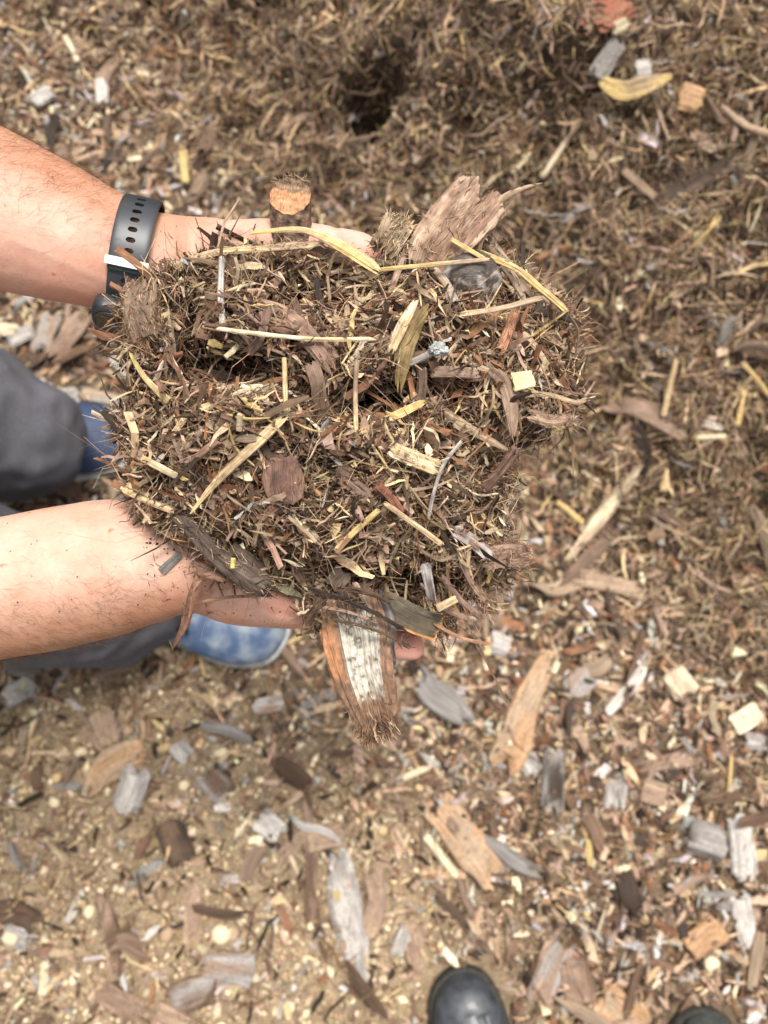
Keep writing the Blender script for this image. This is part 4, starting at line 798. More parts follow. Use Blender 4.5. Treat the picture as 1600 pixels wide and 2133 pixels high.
# ragged tufts of different lengths round the rim
for ta in rng.uniform(-np.pi, np.pi, 46):
    m = int(rng.integers(14, 70)); a_ = ta+rng.normal(0, .05, m); Rr_ = np.interp(a_, ang, rad, period=2*np.pi)*rng.uniform(.90, .99, m); x = CC[0]+np.cos(a_)*Rr_; y = CC[1]+np.sin(a_)*Rr_
    to = ta+rng.normal(0, .5); dv = np.cos(to)*CR-np.sin(to)*CU-CB*rng.uniform(-.2, .5); big = rng.uniform(.5, 1.6)
    fibres(mb, P(x, y, dtop(x, y)+rng.uniform(-.002, .012, m)), unit(dv+rng.normal(0, .38, (m, 3))), np.tile(CB, (m, 1)), rng.gamma(4, .0020*big, m)+.003, rng.gamma(1.6, .00030, m)+.00018, .0003, pick(m, BR, [1.2, 3, 2, 2, 1.4, .8]), curl=.45)
# the underside and flanks between the fingers
M = 4200; x, y = inside(M); r = rho(x, y); n = -np.tile(CB, (M, 1))+outw(x, y)*(r**3)[:, None]*1.5; n = unit(n)
fibres(mb, P(x, y, dedge(x)+.004+.022*(1-np.clip(r, 0, 1)**2.2))+n*rng.uniform(-.001, .003, (M, 1)), unit(tangent(n, M)), n, rng.gamma(3, .0045, M)+.003, rng.gamma(2, .0005, M)+.0004, .0005, pick(M, BR, [3, 4, 2, 1, 1, .4]), curl=.35)
o = mb.build('mulch_fibre', M_fib, clump); tag(o, kind='stuff')
mb = MB(); x, y = inside(34000, 0, .99); kp = rng.random(34000) > .75*pitf(x, y); x, y = x[kp], y[kp]; M = len(x); n = dnorm(x, y); crumbs(mb, P(x, y, dtop(x, y))+n*rng.uniform(0, .006, (M, 1)), rng.gamma(2, .00028, M)+.0003, pick(M, ['dark', 'brown', 'red', 'tan', 'cream'], [2.2, 3, 1.5, 2.0, .3]))
o = mb.build('compost_crumb', M_fib, clump); tag(o, kind='stuff')
# crumbs and shreds spilled on the wrist and forearm
k = (BN@CB > .5); rel = BV-CAM; dep = -(rel@CB); bx = 800+F*(rel@CR)/dep; by = 1066.5-F*(rel@CU)/dep
def onskin(px, py): 
    d = np.hypot(bx-px, by-py)+(BN@CB < .2)*1e4; i = int(np.argmin(d)); return BV[i], BN[i]
mb = MB(); r2 = np.random.default_rng(11); i = np.where(k & (((bx > 300) & (bx < 640) & (by > 1080) & (by < 1310)) | ((bx > 330) & (bx < 420) & (by > 470) & (by < 600))))[0]
wgt = np.exp(-np.abs(by[i]-(1150+.25*(bx[i]-400)))/60.)+.08; i = r2.choice(i, 520, p=wgt/wgt.sum()); sz = r2.gamma(1.2, .00022, 520)+.00008
crumbs(mb, BV[i]+BN[i]*.0003, sz, pick(520, ['dark', 'brown'], [3, 1])); i = i[:70]
fibres(mb, BV[i]+BN[i]*.0007, unit(r2.normal(0, 1, (70, 3))-BN[i]*0), BN[i], r2.uniform(.002, .008, 70), .0003, .0002, pick(70, ['dark', 'brown', 'red'], [2, 2, 1]), curl=.3)
j = np.where(k & (bx > 0) & (bx < 330) & (by > 1060) & (by < 1300))[0]; j = r2.choice(j, 26); crumbs(mb, BV[j]+BN[j]*.0002, r2.uniform(.0003, .0007, 26), pick(26, ['dark', 'brown'], [1, 1]))
o = mb.build('soil_crumbs', M_fib); tag(o, 'dark soil specks and tiny shreds stuck to the wrist skin', 'soil crumbs', kind='stuff')

# countable pieces in and on the handful
def HP(name, px, w_px, cols, label, cat, t=.4, seed=0, ragged=.1, lift=.006, ds=None, boxy=.55, mat=None, k=34, n=16, taper=None, group=None, ridge=.25, fuzz=0, fuzzcol=('brown', 'red'), colfn=None, amp=.12, up=CB, fuzzend=False, dent=0.):
    X_ = np.array([p[0] for p in px], float); Y_ = np.array([p[1] for p in px], float); lf = np.broadcast_to(lift, X_.shape)
    if ds is None: dd = np.minimum(dtop(X_, Y_), dtop(X_, Y_, False)+.004); d = np.minimum(dd, dd.min()+.007)-lf-(.0006 if group is None else 0)
    else: d = np.array(ds, float)
    q = P(X_, Y_, d); w = w_px*d.mean()/F*(np.ones(len(px)) if taper is None else np.array(taper)); q0 = q.mean(0)
    cs_ = [PC[c]*1. if isinstance(c, str) else np.array(c) for c in cols]; mb = MB(); rough(mb, q, w, w*t, up, n, k, cs_, ragged, ridge, boxy, 500+seed, amp, colfn, dent=dent)
    if fuzz:
        s = spline(q, 60); T, B, N = frames(s, up); wi = np.interp(np.linspace(0, 1, 60), np.linspace(0, 1, len(w)), w)
        r = np.random.default_rng(seed); i = r.integers(0, 60, fuzz) if not fuzzend else np.clip((60-r.gamma(1.3, 6, fuzz)).astype(int), 0, 59)
        a = r.uniform(0, 6.28, fuzz); rdl = B[i]*np.cos(a)[:, None]+N[i]*(np.sin(a)*t)[:, None]
        c_ = s[i]+rdl*(wi[i]/2)[:, None]*1.0; D = unit(T[i]*r.uniform(.4, 1.3, (fuzz, 1))*(1 if fuzzend else r.choice([-1, 1], (fuzz, 1)))+rdl*.6+r.normal(0, .3, (fuzz, 3)))
        fibres(mb, c_, D, unit(rdl+1e-6), r.uniform(.003, .011, fuzz), .00035, .0003, np.array([PC[fuzzcol[z]] for z in r.integers(0, len(fuzzcol), fuzz)])*r.uniform(.7, 1.4, (fuzz, 1)), curl=.35)
    o = mb.build(name, mat or M_wood, origin=q0); tag(o, label, cat, group); return o
# cut branch stub: dark bark, a slanting orange cut facing the camera
def stub():
    b0 = P(607, 505, .414); b1 = P(603, 372, .396); Tn = unit(b1-b0); Bn = unit(np.cross(Tn, CB)); Nn_ = np.cross(Bn, Tn); Lt = np.linalg.norm(b1-b0); Rr = .0108
    n = 64; k = 40; a = np.arange(n)/n*2*np.pi; rr_ = Rr*(1+.06*fbm(np.stack([np.cos(a)*1.6, np.sin(a)*1.6, 0*a], -1), 3, 2)); x = np.cos(a)*rr_; z = np.sin(a)*rr_
    lim = Lt-.0016-.62*(z+Rr)-.0008*fbm(np.stack([x*400, z*400, 0*x], -1), 8, 3); u = np.linspace(0, 1, k)[:, None]; s_ = u*lim[None]
    nz = fbm(np.stack([s_*260, np.broadcast_to(x*420, s_.shape), np.broadcast_to(z*420, s_.shape)], -1), 12, 4); f = 1+.07*nz
    v = b0+Tn*s_[..., None]+Bn*(x*f)[..., None]+Nn_*(z*f)[..., None]; bark = np.array([.15, .098, .068])*(1+1.5*nz)[..., None]; bark = np.where((nz < -.25)[..., None], [.05, .03, .02], bark)
    mb = MB(); mb.add(v, [gridfaces(k, n)], np.clip(bark, .01, 1).reshape(-1, 3), np.stack([np.broadcast_to(x, s_.shape), s_, np.broadcast_to(z, s_.shape)], -1).reshape(-1, 3))
    q = np.linspace(1, .02, 18)[:, None]; X2 = x[None]*q; Z2 = z[None]*q; S2 = Lt-.0016-.62*(Z2+Rr)+.0007*fbm(np.stack([X2*500, Z2*300, 0*X2], -1), 18, 3)-.0006*(q < .97)
    n2 = fbm(np.stack([X2*260, Z2*700, 0*X2], -1), 19, 4); edge = sm((Z2/Rr+.40+.35*n2)/.16)[..., None]; mid = np.exp(-((Z2/Rr-.05-.16*np.sin(X2*330))/.09)**2)[..., None]
    oc = np.array([.40, .205, .10])*(1+.55*n2)[..., None]; oc = oc*(1-.55*mid)+np.array([.30, .12, .05])*.55*mid; cb = np.array([.24, .15, .09])*(1+.8*n2)[..., None]; c = cb*(1-edge)+oc*edge
    mb.add(b0+Tn*S2[..., None]+Bn*X2[..., None]+Nn_*Z2[..., None], [gridfaces(18, n)], np.clip(c, .01, 1).reshape(-1, 3), np.stack([Z2*3, X2, 0*X2], -1).reshape(-1, 3))
    r = np.random.default_rng(5); m = 26; aa = r.uniform(3.6, 5.8, m); c0 = b0+Tn*(Lt-.001)+Bn*(np.cos(aa)*Rr*.9)[:, None]+Nn_*(np.sin(aa)*Rr*.7)[:, None]
    fibres(mb, c0, unit(Tn+r.normal(0, .8, (m, 3))), np.tile(CB, (m, 1)), r.uniform(.003, .009, m), .0003, .0003, np.tile(PC['tan']*.8, (m, 1)), curl=.6)
    tag(mb.build('branch_stub', M_wood, smooth=False), 'short upright branch stub with a bright orange cut end at the top of the handful', 'branch stub')
stub()
# reddish slab with tendrils
mbs = HP('bark_slab', [(880, 566), (940, 484), (1012, 396)], 112, [(.24, .14, .09), (.42, .29, .20)], 'large fibrous reddish bark slab sticking out of the top of the handful', 'bark slab', .22, 2, .26, ds=[.384, .379, .377], fuzz=520, fuzzcol=('pink', 'tan', 'brown'), k=70, n=56, taper=[.9, 1, 1.0], ridge=.3, boxy=.4)
HP('bark_tendril', [(1000, 470), (1045, 415), (1090, 392), (1128, 382)], 16, ['red', 'tan'], 'thin orange brown tendril splitting off beyond the large bark slab', 'bark tendril', .8, 3, .1, ds=[.378, .376, .376, .378], taper=[1.6, 1, .6, .3], boxy=.9, fuzz=20)
def blob(name, px, py, d, rx, ry, rz, cols, label, cat, seed, mat, amp=.3, fr=1.6):
    a, bb = np.meshgrid(np.linspace(0, np.pi, 40), np.arange(60)/60*2*np.pi, indexing='ij'); u = np.stack([np.sin(a)*np.cos(bb), np.sin(a)*np.sin(bb), np.cos(a)], -1); r_ = 1+amp*fbm(u*fr+seed, seed, 4)
    c = P(px, py, d); v = c+(u[..., :1]*rx*CR+u[..., 1:2]*ry*CU+u[..., 2:]*rz*CB)*r_[..., None]; f = sm((fbm(u*3.1+seed*2, seed+3, 4)-.05)*4)[..., None]
    mb = MB(); mb.add(v, [gridfaces(40, 60)], (np.array(cols[0])*(1-f)+np.array(cols[1])*f).reshape(-1, 3), u.reshape(-1, 3)*.02); return tag(mb.build(name, mat, origin=c, smooth=True), label, cat)
blob('bark_lump', 975, 582, .386, .0155, .0150, .0125, [(.075, .060, .050), (.33, .30, .27)], 'dark grey lump with whitish patches below the large bark slab', 'bark lump', 4, M_wet, .2)
HP('straw_stalk', [(935, 505), (1065, 555), (1130, 605), (1182, 650)], 15, ['gold', 'straw'], 'long bright yellow straw sloping down the upper right edge of the handful', 'straw', .7, 5, .05, ds=[.385, .385, .388, .394], boxy=.9)
HP('straw_stalk', [(515, 487), (600, 478), (650, 484), (720, 518), (790, 566)], 15, ['gold', 'straw'], 'bent yellow straw crossing in front of the branch stub', 'straw', .6, 6, .05, ds=[.385, .380, .380, .378, .374], boxy=.9, taper=[.4, .7, .9, 1.6, 1.3])
HP('straw_stalk', [(355, 560), (440, 528), (550, 518), (668, 508)], 15, ['straw', 'tan'], 'pale straw bundle along the top left edge of the handful', 'straw', .6, 7, .12, ds=[.384, .384, .383, .382], boxy=.8, fuzz=120, fuzzcol=('straw', 'tan'))
HP('twig', [(462, 535), (460, 610), (464, 682)], 13, ['grey', 'pale'], 'straight silver grey twig standing on the upper left of the handful', 'twig', .8, 8, .06, lift=.012, boxy=.9)
HP('leaf_sheath', [(890, 640), (858, 690), (838, 750), (832, 812)], 36, [(.40, .29, .13), (.24, .17, .07)], 'tan olive split leaf sheath standing in the middle right of the handful', 'leaf sheath', .14, 9, .22, lift=[.020, .016, .012, .006], taper=[.35, 1, 1, .4], amp=.2)
HP('leaf_sheath', [(868, 625), (838, 680), (815, 732)], 24, ['straw', 'cream'], 'pale yellow torn strip left of the tan olive leaf sheath', 'leaf strip', .14, 10, .2, lift=[.020, .018, .012], taper=[.5, 1, .7])
HP('twig', [(850, 758), (905, 732)], 14, ['grey', 'pale'], 'short grey twig with a white mouldy knob', 'twig', .8, 11, .05, lift=.014, boxy=1.)
blob('mould_knob', 913, 728, .366, .0040, .0030, .0028, [(.30, .31, .30), (.52, .53, .51)], 'white mouldy knob on the short grey twig', 'mould', 9, M_fib, .9, 2.6)
HP('wood_chip', [(1066, 795), (1113, 787)], 38, [(.78, .62, .30)], 'bright yellow square chip at the right side of the handful', 'wood chip', .2, 13, .16, ds=[.372, .375], boxy=.35, taper=[1, .85])
HP('straw_stalk', [(748, 902), (820, 868), (882, 838)], 17, ['straw', 'gold'], 'split yellow straw just right of the centre of the handful', 'straw', .4, 14, .12, lift=.012, taper=[.6, 1, .8])
HP('stem', [(888, 832), (940, 868), (1000, 905), (1058, 938)], 18, ['tan', 'brown'], 'speckled tan stem sloping to the right edge of the handful', 'stem', .8, 15, .06, lift=.012, boxy=1., taper=[1.1, 1.1, 1, .5])
HP('straw_stalk', [(398, 1068), (455, 1000), (530, 928), (596, 866)], 19, ['straw', 'tan'], 'longest pale straw rising diagonally from the lower left of the handful', 'straw', .5, 16, .06, lift=[.004, .010, .012, .014], boxy=.8, taper=[.35, .8, 1.1, 1])
HP('straw_stalk', [(596, 866), (594, 810), (592, 745)], 10, ['straw'], 'thin upright straw meeting the top of the longest pale straw', 'straw', .7, 17, .05, lift=.014, boxy=.9)
HP('bark_flake', [(588, 948), (590, 1000), (596, 1050)], 84, [(.20, .115, .085), (.13, .07, .05)], 'reddish brown angular bark flake in the lower left half of the handful', 'bark flake', .28, 18, .12, lift=.012, boxy=.5, k=44, n=26, taper=[.65, 1, .7], fuzz=60)
HP('straw_stalk', [(256, 1018), (300, 1040), (362, 1064)], 15, ['straw', 'tan'], 'yellow straw piece hanging over the bare forearm', 'straw', .6, 19, .05, lift=.010, boxy=.8)
HP('straw_stalk', [(264, 1008), (312, 1032)], 11, ['straw', 'tan'], 'short straw just above the piece hanging over the forearm', 'straw', .6, 20, .08, lift=.010, boxy=.8)
HP('straw_stalk', [(296, 955), (330, 972), (368, 992)], 15, ['straw', 'cream'], 'short blunt straw at the left edge of the handful', 'straw', .7, 21, .06, lift=.012, boxy=.8)
HP('bark_strip', [(530, 628), (590, 655), (640, 700), (692, 772)], 34, [(.17, .10, .07), (.27, .17, .12)], 'curved reddish bark strip in the upper left of the handful', 'bark strip', .4, 22, .14, lift=.011, taper=[.5, 1, 1.1, .6], fuzz=70, k=44)
HP('bark_strip', [(560, 672), (640, 700), (700, 745)], 28, [(.16, .09, .06), (.25, .16, .11)], 'lower reddish strip fanning from the curved bark strip', 'bark strip', .4, 23, .16, lift=.009, fuzz=50)
HP('bark_strip', [(648, 755), (662, 800), (668, 856)], 28, [(.13, .08, .055), (.2, .13, .09)], 'upright brown strip below the curved bark strip', 'bark strip', .4, 24, .12, lift=.010)
HP('twig', [(1076, 932), (1050, 970), (1008, 1018)], 22, [(.10, .055, .04), (.2, .12, .085)], 'rough dark brown twig poking from the right edge of the handful', 'twig', .8, 25, .08, ds=[.372, .376, .384], boxy=1., fuzz=40)
HP('root', [(330, 1040), (392, 1095), (450, 1155), (520, 1205), (566, 1232)], 44, [(.105, .075, .058), (.065, .042, .030)], 'thick grey brown shaggy root lying along the lower wrist', 'root', .6, 26, .08, ds=[.377, .374, .373, .376, .381], boxy=.9, taper=[.4, .7, .8, 1.1, .9], k=60, n=24, fuzz=260, fuzzcol=('dark', 'brown', 'tan'))
HP('bark_piece', [(478, 1140), (520, 1170), (552, 1200)], 32, [(.17, .12, .09), (.1, .065, .045)], 'smooth grey brown bark piece above the shaggy root', 'bark piece', .5, 27, .05, lift=.010, boxy=.9)
def chunkcol(u, ca, sa, col):
    g = fbm(np.stack([u*34, ca*9, sa*9], -1), 14, 4)
    white = sm((sa-.0)/.15)*sm((-ca+.55)/.14)*sm((.70+ca)/.14)*sm((u-.10)/.1)*sm((.74-u+.15*g)/.12); cr = np.array([.44, .40, .335])*(1+.35*g[..., None]); cr = cr*(1-.7*sm((-g+.02-.55*u)/.25))[..., None]
    org = sm((ca-.5)/.2)*sm((.62-u)/.15)*sm((u-.15)/.08); br = np.array([.175, .10, .06])*(1+.7*g[..., None])
    c = br*(1-org[..., None])+np.array([.32, .145, .065])*(1+.3*g[..., None])*org[..., None]; return c*(1-white[..., None])+cr*white[..., None]
HP('wood_chunk', [(712, 1240), (740, 1300), (755, 1400), (782, 1495), (794, 1532)], 138, ['brown'], 'big hanging wood chunk with chalky white inner face and shaggy orange brown end', 'wood chunk', .38, 28, .2, ds=[.390, .382, .378, .380, .384], boxy=.8, taper=[.66, 1.0, .88, .62, .45], k=130, n=150, dent=.5, fuzz=420, fuzzcol=('red', 'brown', 'brown', 'tan'), fuzzend=True, colfn=chunkcol, ridge=.22)
for i_, (a_, b_, w_, c_) in enumerate([((636, 1222), (845, 1312), 9, 'dark'), ((640, 1262), (790, 1300), 7, 'pink'), ((655, 1240), (760, 1262), 14, 'dark'), ((690, 1290), (850, 1345), 6, 'brown'), ((700, 1228), (812, 1252), 12, 'brown'), ((640, 1300), (668, 1240), 16, 'brown')]):
    HP('root', [a_, ((a_[0]+b_[0])/2+6, (a_[1]+b_[1])/2-7), b_], w_, [PC[c_], PC[c_]*.6], ['dark root crossing over the top of the hanging wood chunk', 'pinkish thin root below the dark crossing root', 'short thick dark root on top of the hanging chunk', 'thin brown root leading to the thumb tip', 'brown root above the dark crossing root', 'brown root standing beside the left shoulder of the hanging chunk'][i_], 'root', .7, 90+i_, .08, ds=[.372, .366, .374], boxy=1., fuzz=30, fuzzcol=('dark', 'brown'))
HP('bark_tuft', [(798, 530), (822, 490), (838, 462)], 62, [(.26, .18, .12), (.36, .27, .17)], 'pale shaggy tuft between the upper thumb tip and the large bark slab', 'bark tuft', .4, 97, .4, ds=[.386, .382, .384], fuzz=420, fuzzcol=('tan', 'brown', 'straw'), k=40, n=26, ridge=.5)
HP('bark_shred', [(560, 520), (620, 512), (690, 524)], 16, ['tan', 'brown'], 'tan shred lying against the side of the upper thumb', 'bark shred', .4, 98, .3, ds=[.392, .388, .386], fuzz=80, fuzzcol=('tan', 'brown'))
HP('bark_shred', [(670, 540), (725, 532), (770, 548)], 20, ['brown', 'tan'], 'brown shred pressed against the upper thumb pad', 'bark shred', .4, 99, .3, ds=[.388, .386, .386], fuzz=120, fuzzcol=('tan', 'brown', 'straw'))
HP('bark_plate', [(795, 1250), (850, 1285), (915, 1312)], 50, [(.10, .078, .05), (.06, .045, .03)], 'olive grey bark plate with an orange broken edge over the thumb', 'bark plate', .22, 29, .05, ds=[.392, .392, .396], boxy=.4, k=44, n=24,
   colfn=lambda u, ca, sa, col: np.where(((ca > .80) | (u > .965))[..., None], np.array([.50, .24, .08]), col))
HP('twig', [(790, 1228), (812, 1290), (808, 1345), (818, 1385)], 24, [(.035, .028, .026), (.11, .09, .08)], 'dark wet bent twig beside the hanging wood chunk', 'twig', .8, 30, .05, ds=[.386, .382, .380, .384], boxy=1., mat=M_wet, taper=[.5, 1, 1.1, .8])
q_, n_ = onskin(352, 1175); mb = MB(); a_ = unit(P(377, 1157, .4)-P(330, 1195, .4)); a_ = unit(a_-n_*(a_@n_))
rough(mb, [q_-a_*.0068+n_*.0008, q_+n_*.0012, q_+a_*.0068+n_*.0008], .0040, .0016, n_, 12, 20, [PC['grey']*.75, PC['grey']*.35], .05, .2, .4, 611); tag(mb.build('splinter', M_wood), 'grey bark splinter lying alone on the bare forearm', 'splinter')
HP('bark_ribbon', [(425, 1185), (398, 1235), (388, 1290), (360, 1350)], 17, [(.27, .13, .08), (.16, .08, .05)], 'reddish frayed bark ribbon dangling over the wrist edge', 'bark ribbon', .3, 31, .16, ds=[.383, .380, .386, .394], taper=[1.1, .7, 1.1, .3], fuzz=26, fuzzcol=('red', 'brown'))
HP('bark_ribbon', [(398, 1178), (430, 1190), (470, 1200)], 26, [(.20, .11, .075), (.12, .065, .045)], 'short frayed reddish bark piece where the ribbon hangs from the wrist', 'bark piece', .3, 32, .3, ds=[.381, .380, .380], fuzz=40, fuzzcol=('red', 'brown'))
HP('root', [(400, 1258), (470, 1245), (540, 1240)], 7, [(.25, .14, .085)], 'thin reddish root across the heel of the lower hand', 'root', .6, 33, .05, ds=[.398, .399, .405], boxy=1.)
HP('stick', [(800, 1048), (860, 1090), (922, 1136)], 11, ['tan', 'straw'], 'thin straight tan stick in the lower right of the handful', 'stick', .8, 34, .05, lift=.013, boxy=1.)
HP('root', [(962, 918), (925, 965), (905, 1020), (892, 1080)], 8, ['pale', 'grey'], 'white branching root in the lower right of the handful', 'root', .8, 35, .04, lift=.012, boxy=1.)
HP('wood_block', [(812, 935), (860, 955), (914, 976)], 32, ['cream', (.52, .38, .22)], 'cream fibrous wood piece right of the centre of the handful', 'wood piece', .5, 36, .12, lift=.009, fuzz=50, fuzzcol=('tan', 'cream'))
HP('straw_stalk', [(700, 1146), (742, 1105), (790, 1062)], 12, ['gold', 'straw'], 'yellow straw in the lower middle of the handful', 'straw', .6, 37, .06, lift=.012, boxy=.8)
HP('leaf', [(690, 1222), (720, 1188)], 44, [(.25, .18, .135), (.17, .12, .085)], 'small curled grey brown leaf at the bottom of the handful', 'dry leaf', .15, 38, .3, lift=.012)
HP('bark_strip', [(785, 1010), (812, 1035), (838, 1068)], 17, [(.22, .09, .055), (.12, .05, .035)], 'dark red splinter in the lower right of the handful', 'splinter', .5, 39, .06, lift=.012, mat=M_wet)
HP('bark_piece', [(300, 590), (298, 650), (318, 715)], 66, [(.16, .105, .07), (.25, .17, .11)], 'shaggy brown bark tuft in front of the watch', 'bark tuft', .45, 40, .28, ds=[.372, .370, .374], fuzz=420, fuzzcol=('brown', 'tan', 'red'), k=44, n=26, ridge=.4)
HP('bark_strip', [(1100, 862), (1150, 876), (1196, 868)], 24, [(.33, .22, .145), (.2, .12, .08)], 'frayed tan strip pointing right out of the handful', 'bark strip', .4, 41, .2, ds=[.388, .390, .394], fuzz=60, fuzzcol=('tan', 'pink'), taper=[1, 1, .4])
HP('bark_strip', [(1080, 825), (1140, 822), (1198, 838), (1222, 832)], 9, [(.36, .25, .16)], 'thin wavy tan strand above the frayed strip at the right', 'bark strand', .6, 42, .1, ds=[.385, .388, .392, .396])
HP('bark_strip', [(1020, 770), (1050, 800), (1064, 850), (1068, 905)], 30, [(.19, .12, .085), (.28, .19, .13)], 'curved hanging bark strip at the right of the handful', 'bark strip', .3, 43, .18, lift=.012, taper=[.6, 1, 1, .5])
HP('bark_strip', [(1076, 640), (1058, 690), (1040, 735)], 20, [(.36, .17, .09), (.26, .12, .07)], 'orange frayed splinter at the right of the handful', 'splinter', .4, 44, .25, lift=.012, fuzz=40, fuzzcol=('orange', 'red'))
HP('bark_strip', [(895, 775), (950, 775), (1000, 778)], 24, [(.26, .18, .13), (.17, .11, .08)], 'flat greyish strip right of the leaf sheath', 'bark strip', .3, 45, .14, lift=.012)
HP('bark_strip', [(880, 765), (878, 820), (866, 842)], 20, [(.11, .07, .05), (.2, .13, .09)], 'knobbly dark twig below the mouldy knob', 'twig', .7, 46, .1, lift=.010, boxy=1.)
HP('straw_stalk', [(270, 735), (300, 785), (352, 838)], 15, ['straw', (.36, .30, .10)], 'curved yellow straw at the left side of the handful', 'straw', .7, 47, .05, lift=.012, boxy=.9, taper=[.4, .8, 1.3])
HP('straw_stalk', [(420, 680), (540, 695), (660, 706), (782, 706)], 8, ['straw', 'cream'], 'long thin straw lying level across the upper handful', 'straw', .7, 48, .04, lift=.013, boxy=.9)
HP('straw_stalk', [(744, 748), (740, 820), (742, 900)], 9, ['straw', 'tan'], 'thin upright straw in the middle of the handful', 'straw', .7, 49, .04, lift=.013, boxy=.9)
HP('straw_stalk', [(960, 655), (1040, 643), (1130, 620)], 12, ['tan', 'straw'], 'pale split straw under the dark grey lump', 'straw', .6, 50, .06, lift=.012, boxy=.8)
HP('straw_stalk', [(790, 562), (880, 553), (1022, 540)], 9, ['gold', 'tan'], 'thin golden straw lying along the foot of the large bark slab', 'straw', .6, 51, .04, ds=[.374, .370, .372], boxy=.9)
HP('bark_strip', [(905, 560), (930, 590), (950, 630)], 17, ['tan', 'grey'], 'pale flat strip left of the dark grey lump', 'bark strip', .4, 52, .08, lift=.014)
HP('straw_stalk', [(940, 498), (1010, 540)], 8, ['gold'], 'small yellow straw end above the dark grey lump', 'straw', .7, 53, .04, ds=[.374, .374])
HP('bark_strip', [(1010, 495), (1060, 560), (1100, 620)], 26, [(.13, .09, .06), (.3, .22, .15)], 'rough dark bark edge right of the dark grey lump', 'bark strip', .5, 54, .16, ds=[.386, .386, .388], fuzz=60)
HP('bark_strip', [(945, 1105), (985, 1128), (1022, 1160)], 26, [(.45, .42, .39), (.2, .13, .1)], 'bark strip with white mould at the lower right', 'bark strip', .4, 55, .15, lift=.010)
HP('bark_strip', [(885, 1175), (893, 1215), (900, 1255)], 20, [(.36, .33, .31), (.08, .05, .04)], 'dark wet strip with white streak hanging at the lower right', 'bark strip', .5, 56, .12, ds=[.384, .386, .390], mat=M_wet)
HP('bark_strip', [(1005, 1165), (1050, 1155), (1105, 1160)], 46, [(.17, .10, .075), (.26, .17, .12)], 'shaggy brown strip pointing right at the lower right of the handful', 'bark strip', .4, 57, .3, ds=[.394, .396, .400], fuzz=220, fuzzcol=('brown', 'red', 'tan'))
HP('straw_stalk', [(486, 1162), (484, 1184)], 9, [(.48, .40, .12)], 'tiny bright yellow straw bit on the shaggy root', 'straw', .6, 58, .05, ds=[.362, .363], boxy=.6)
HP('straw_stalk', [(910, 1268), (952, 1247)], 16, ['straw', 'tan'], 'short squared straw at the bottom right of the handful', 'straw', .5, 59, .04, ds=[.382, .382], boxy=.4)
HP('stick', [(738, 1212), (760, 1250), (782, 1288)], 12, ['tan', 'pink'], 'tan splinter above the hanging wood chunk', 'splinter', .5, 60, .08, ds=[.378, .377, .378])
HP('bark_strip', [(372, 898), (384, 930), (398, 962)], 34, [(.22, .15, .11), (.15, .095, .065)], 'grey brown bark piece in the left half of the handful', 'bark piece', .4, 61, .1, lift=.010)
HP('straw_stalk', [(360, 905), (392, 865), (420, 838)], 12, ['straw', 'tan'], 'short straw above the grey brown bark piece', 'straw', .6, 62, .05, lift=.012, boxy=.8)
HP('straw_stalk', [(420, 850), (470, 832)], 12, ['straw'], 'pale straw end in the left half of the handful', 'straw', .5, 63, .06, lift=.012)
HP('bark_strip', [(400, 960), (430, 935), (458, 915)], 14, [(.25, .15, .10)], 'pinkish splinter right of the grey brown bark piece', 'splinter', .5, 64, .08, lift=.012)
HP('straw_stalk', [(500, 862), (498, 898)], 11, ['straw', 'cream'], 'little upright straw block in the left half', 'straw', .6, 65, .05, lift=.012, boxy=.5)
HP('stick', [(600, 1075), (640, 1110), (660, 1130)], 8, ['tan'], 'thin stick in the lower left half', 'stick', .7, 66, .05, lift=.012)
HP('bark_strip', [(700, 985), (735, 1010), (770, 1040)], 30, [(.17, .11, .08), (.1, .06, .045)], 'wide brown strip right of the angular bark flake', 'bark strip', .4, 67, .14, lift=.008, fuzz=40)
HP('bark_strip', [(560, 640), (545, 700), (520, 740)], 18, [(.13, .08, .055), (.2, .13, .09)], 'dark strip left of the curved bark strip', 'bark strip', .5, 68, .12, lift=.009)
HP('root', [(1185, 655), (1205, 690), (1198, 745)], 4, ['brown'], 'fine root at the right edge of the handful', 'root', .8, 69, .04, ds=[.394, .396, .398])
HP('root', [(1000, 1180), (960, 1260), (1010, 1370), (1060, 1470)], 4, ['brown', 'red'], 'long hair thin root hanging below the lower right of the handful', 'root', .8, 70, .04, ds=[.396, .398, .400, .404])
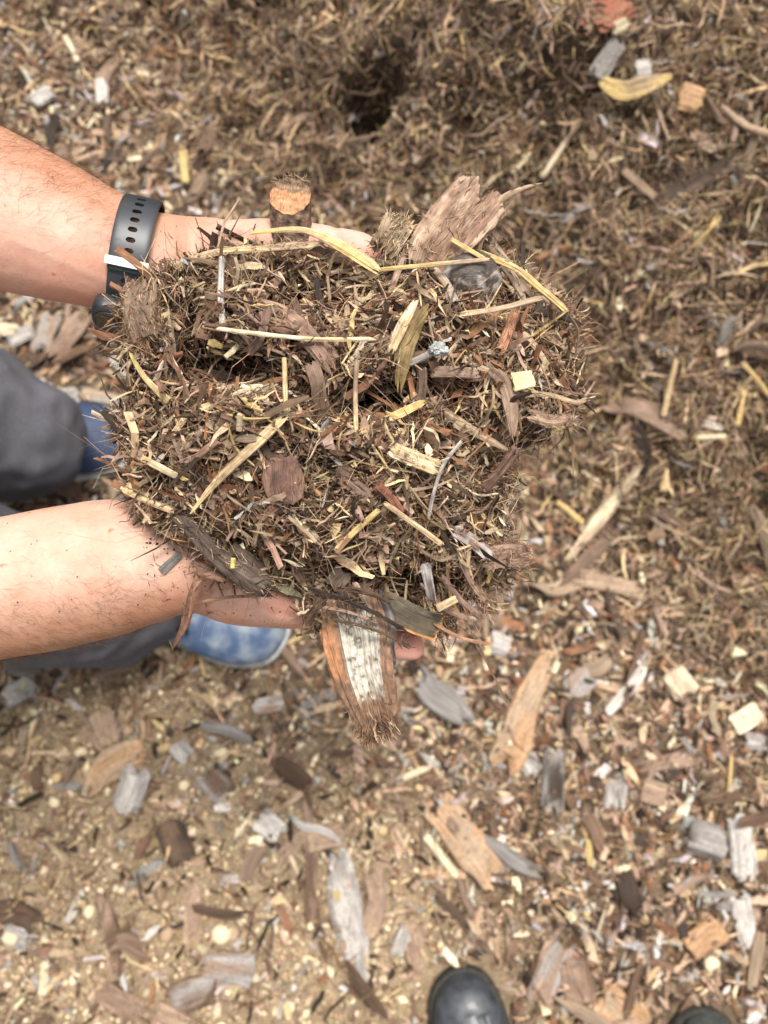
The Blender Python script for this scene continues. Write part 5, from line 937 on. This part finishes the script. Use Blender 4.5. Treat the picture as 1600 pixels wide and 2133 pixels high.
for i_, (a_, b_) in enumerate([((905, 1300), (1020, 1342)), ((880, 1230), (975, 1290)), ((920, 1200), (1000, 1285)), ((960, 1170), (1015, 1255))]):
    HP('bark_strand', [a_, ((a_[0]+b_[0])/2, (a_[1]+b_[1])/2+8), b_], 7 if i_ == 0 else 12, [(.28, .15, .09)] if i_ == 0 else [(.13, .075, .055), (.22, .14, .1)],
       ['orange brown strand pointing right from under the bark plate', 'dark strand hanging just right of the bark plate', 'dark ragged strand right of the squared straw', 'outermost dark strand hanging at the lower right'][i_], 'bark strand', .6, 71+i_, .1, ds=[.392, .394, .397], fuzz=0 if i_ == 0 else 30)
# loose look-alikes through the handful
def loose(count, Lr, Wr, names, wts, name, cat, label, lift, seed, k=16, n=9, boxy=.6, ragged=.12, t=.4):
    r = np.random.default_rng(seed); x, y = inside(count, 0, .95)
    for i in range(count):
        if pitf(x[i:i+1], y[i:i+1])[0] > .35: continue
        L_ = r.uniform(*Lr)*F/.38; w_ = r.uniform(*Wr)*F/.38; a = r.uniform(0, np.pi); dx, dy = math.cos(a)*L_/2, math.sin(a)*L_/2; b_ = r.normal(0, .10)*L_
        pts = [(x[i]-dx, y[i]-dy), (x[i]-dy*2*b_/L_, y[i]+dx*2*b_/L_), (x[i]+dx, y[i]+dy)]; c = PC[names[int(r.choice(len(names), p=np.array(wts)/sum(wts)))]]*r.uniform(.7, 1.25)
        HP(name, pts, w_, [c, c*.65], label, cat, t, seed*100+i, ragged, lift+r.uniform(-.002, .003), boxy=boxy, k=k, n=n, group=label, taper=[r.uniform(.4, 1), 1, r.uniform(.4, 1)], ridge=.3)
loose(110, (.010, .034), (.0016, .0046), ['dark', 'brown', 'red', 'pink', 'tan'], [1.6, 3, 1.6, 1.8, .8], 'bark_shred', 'bark shred', 'loose brown bark shred tangled in the handful of mulch', .0055, 5)
loose(80, (.012, .030), (.0007, .0017), ['straw', 'tan', 'gold', 'cream'], [3, 2.4, 1, .8], 'straw_bit', 'straw', 'loose thin straw bit tangled in the handful of mulch', .0075, 6, boxy=.9, t=.6, ragged=.05)
print('objects', len(S.objects), 'faces', sum(len(o.data.polygons) for o in S.objects if o.type == 'MESH'))
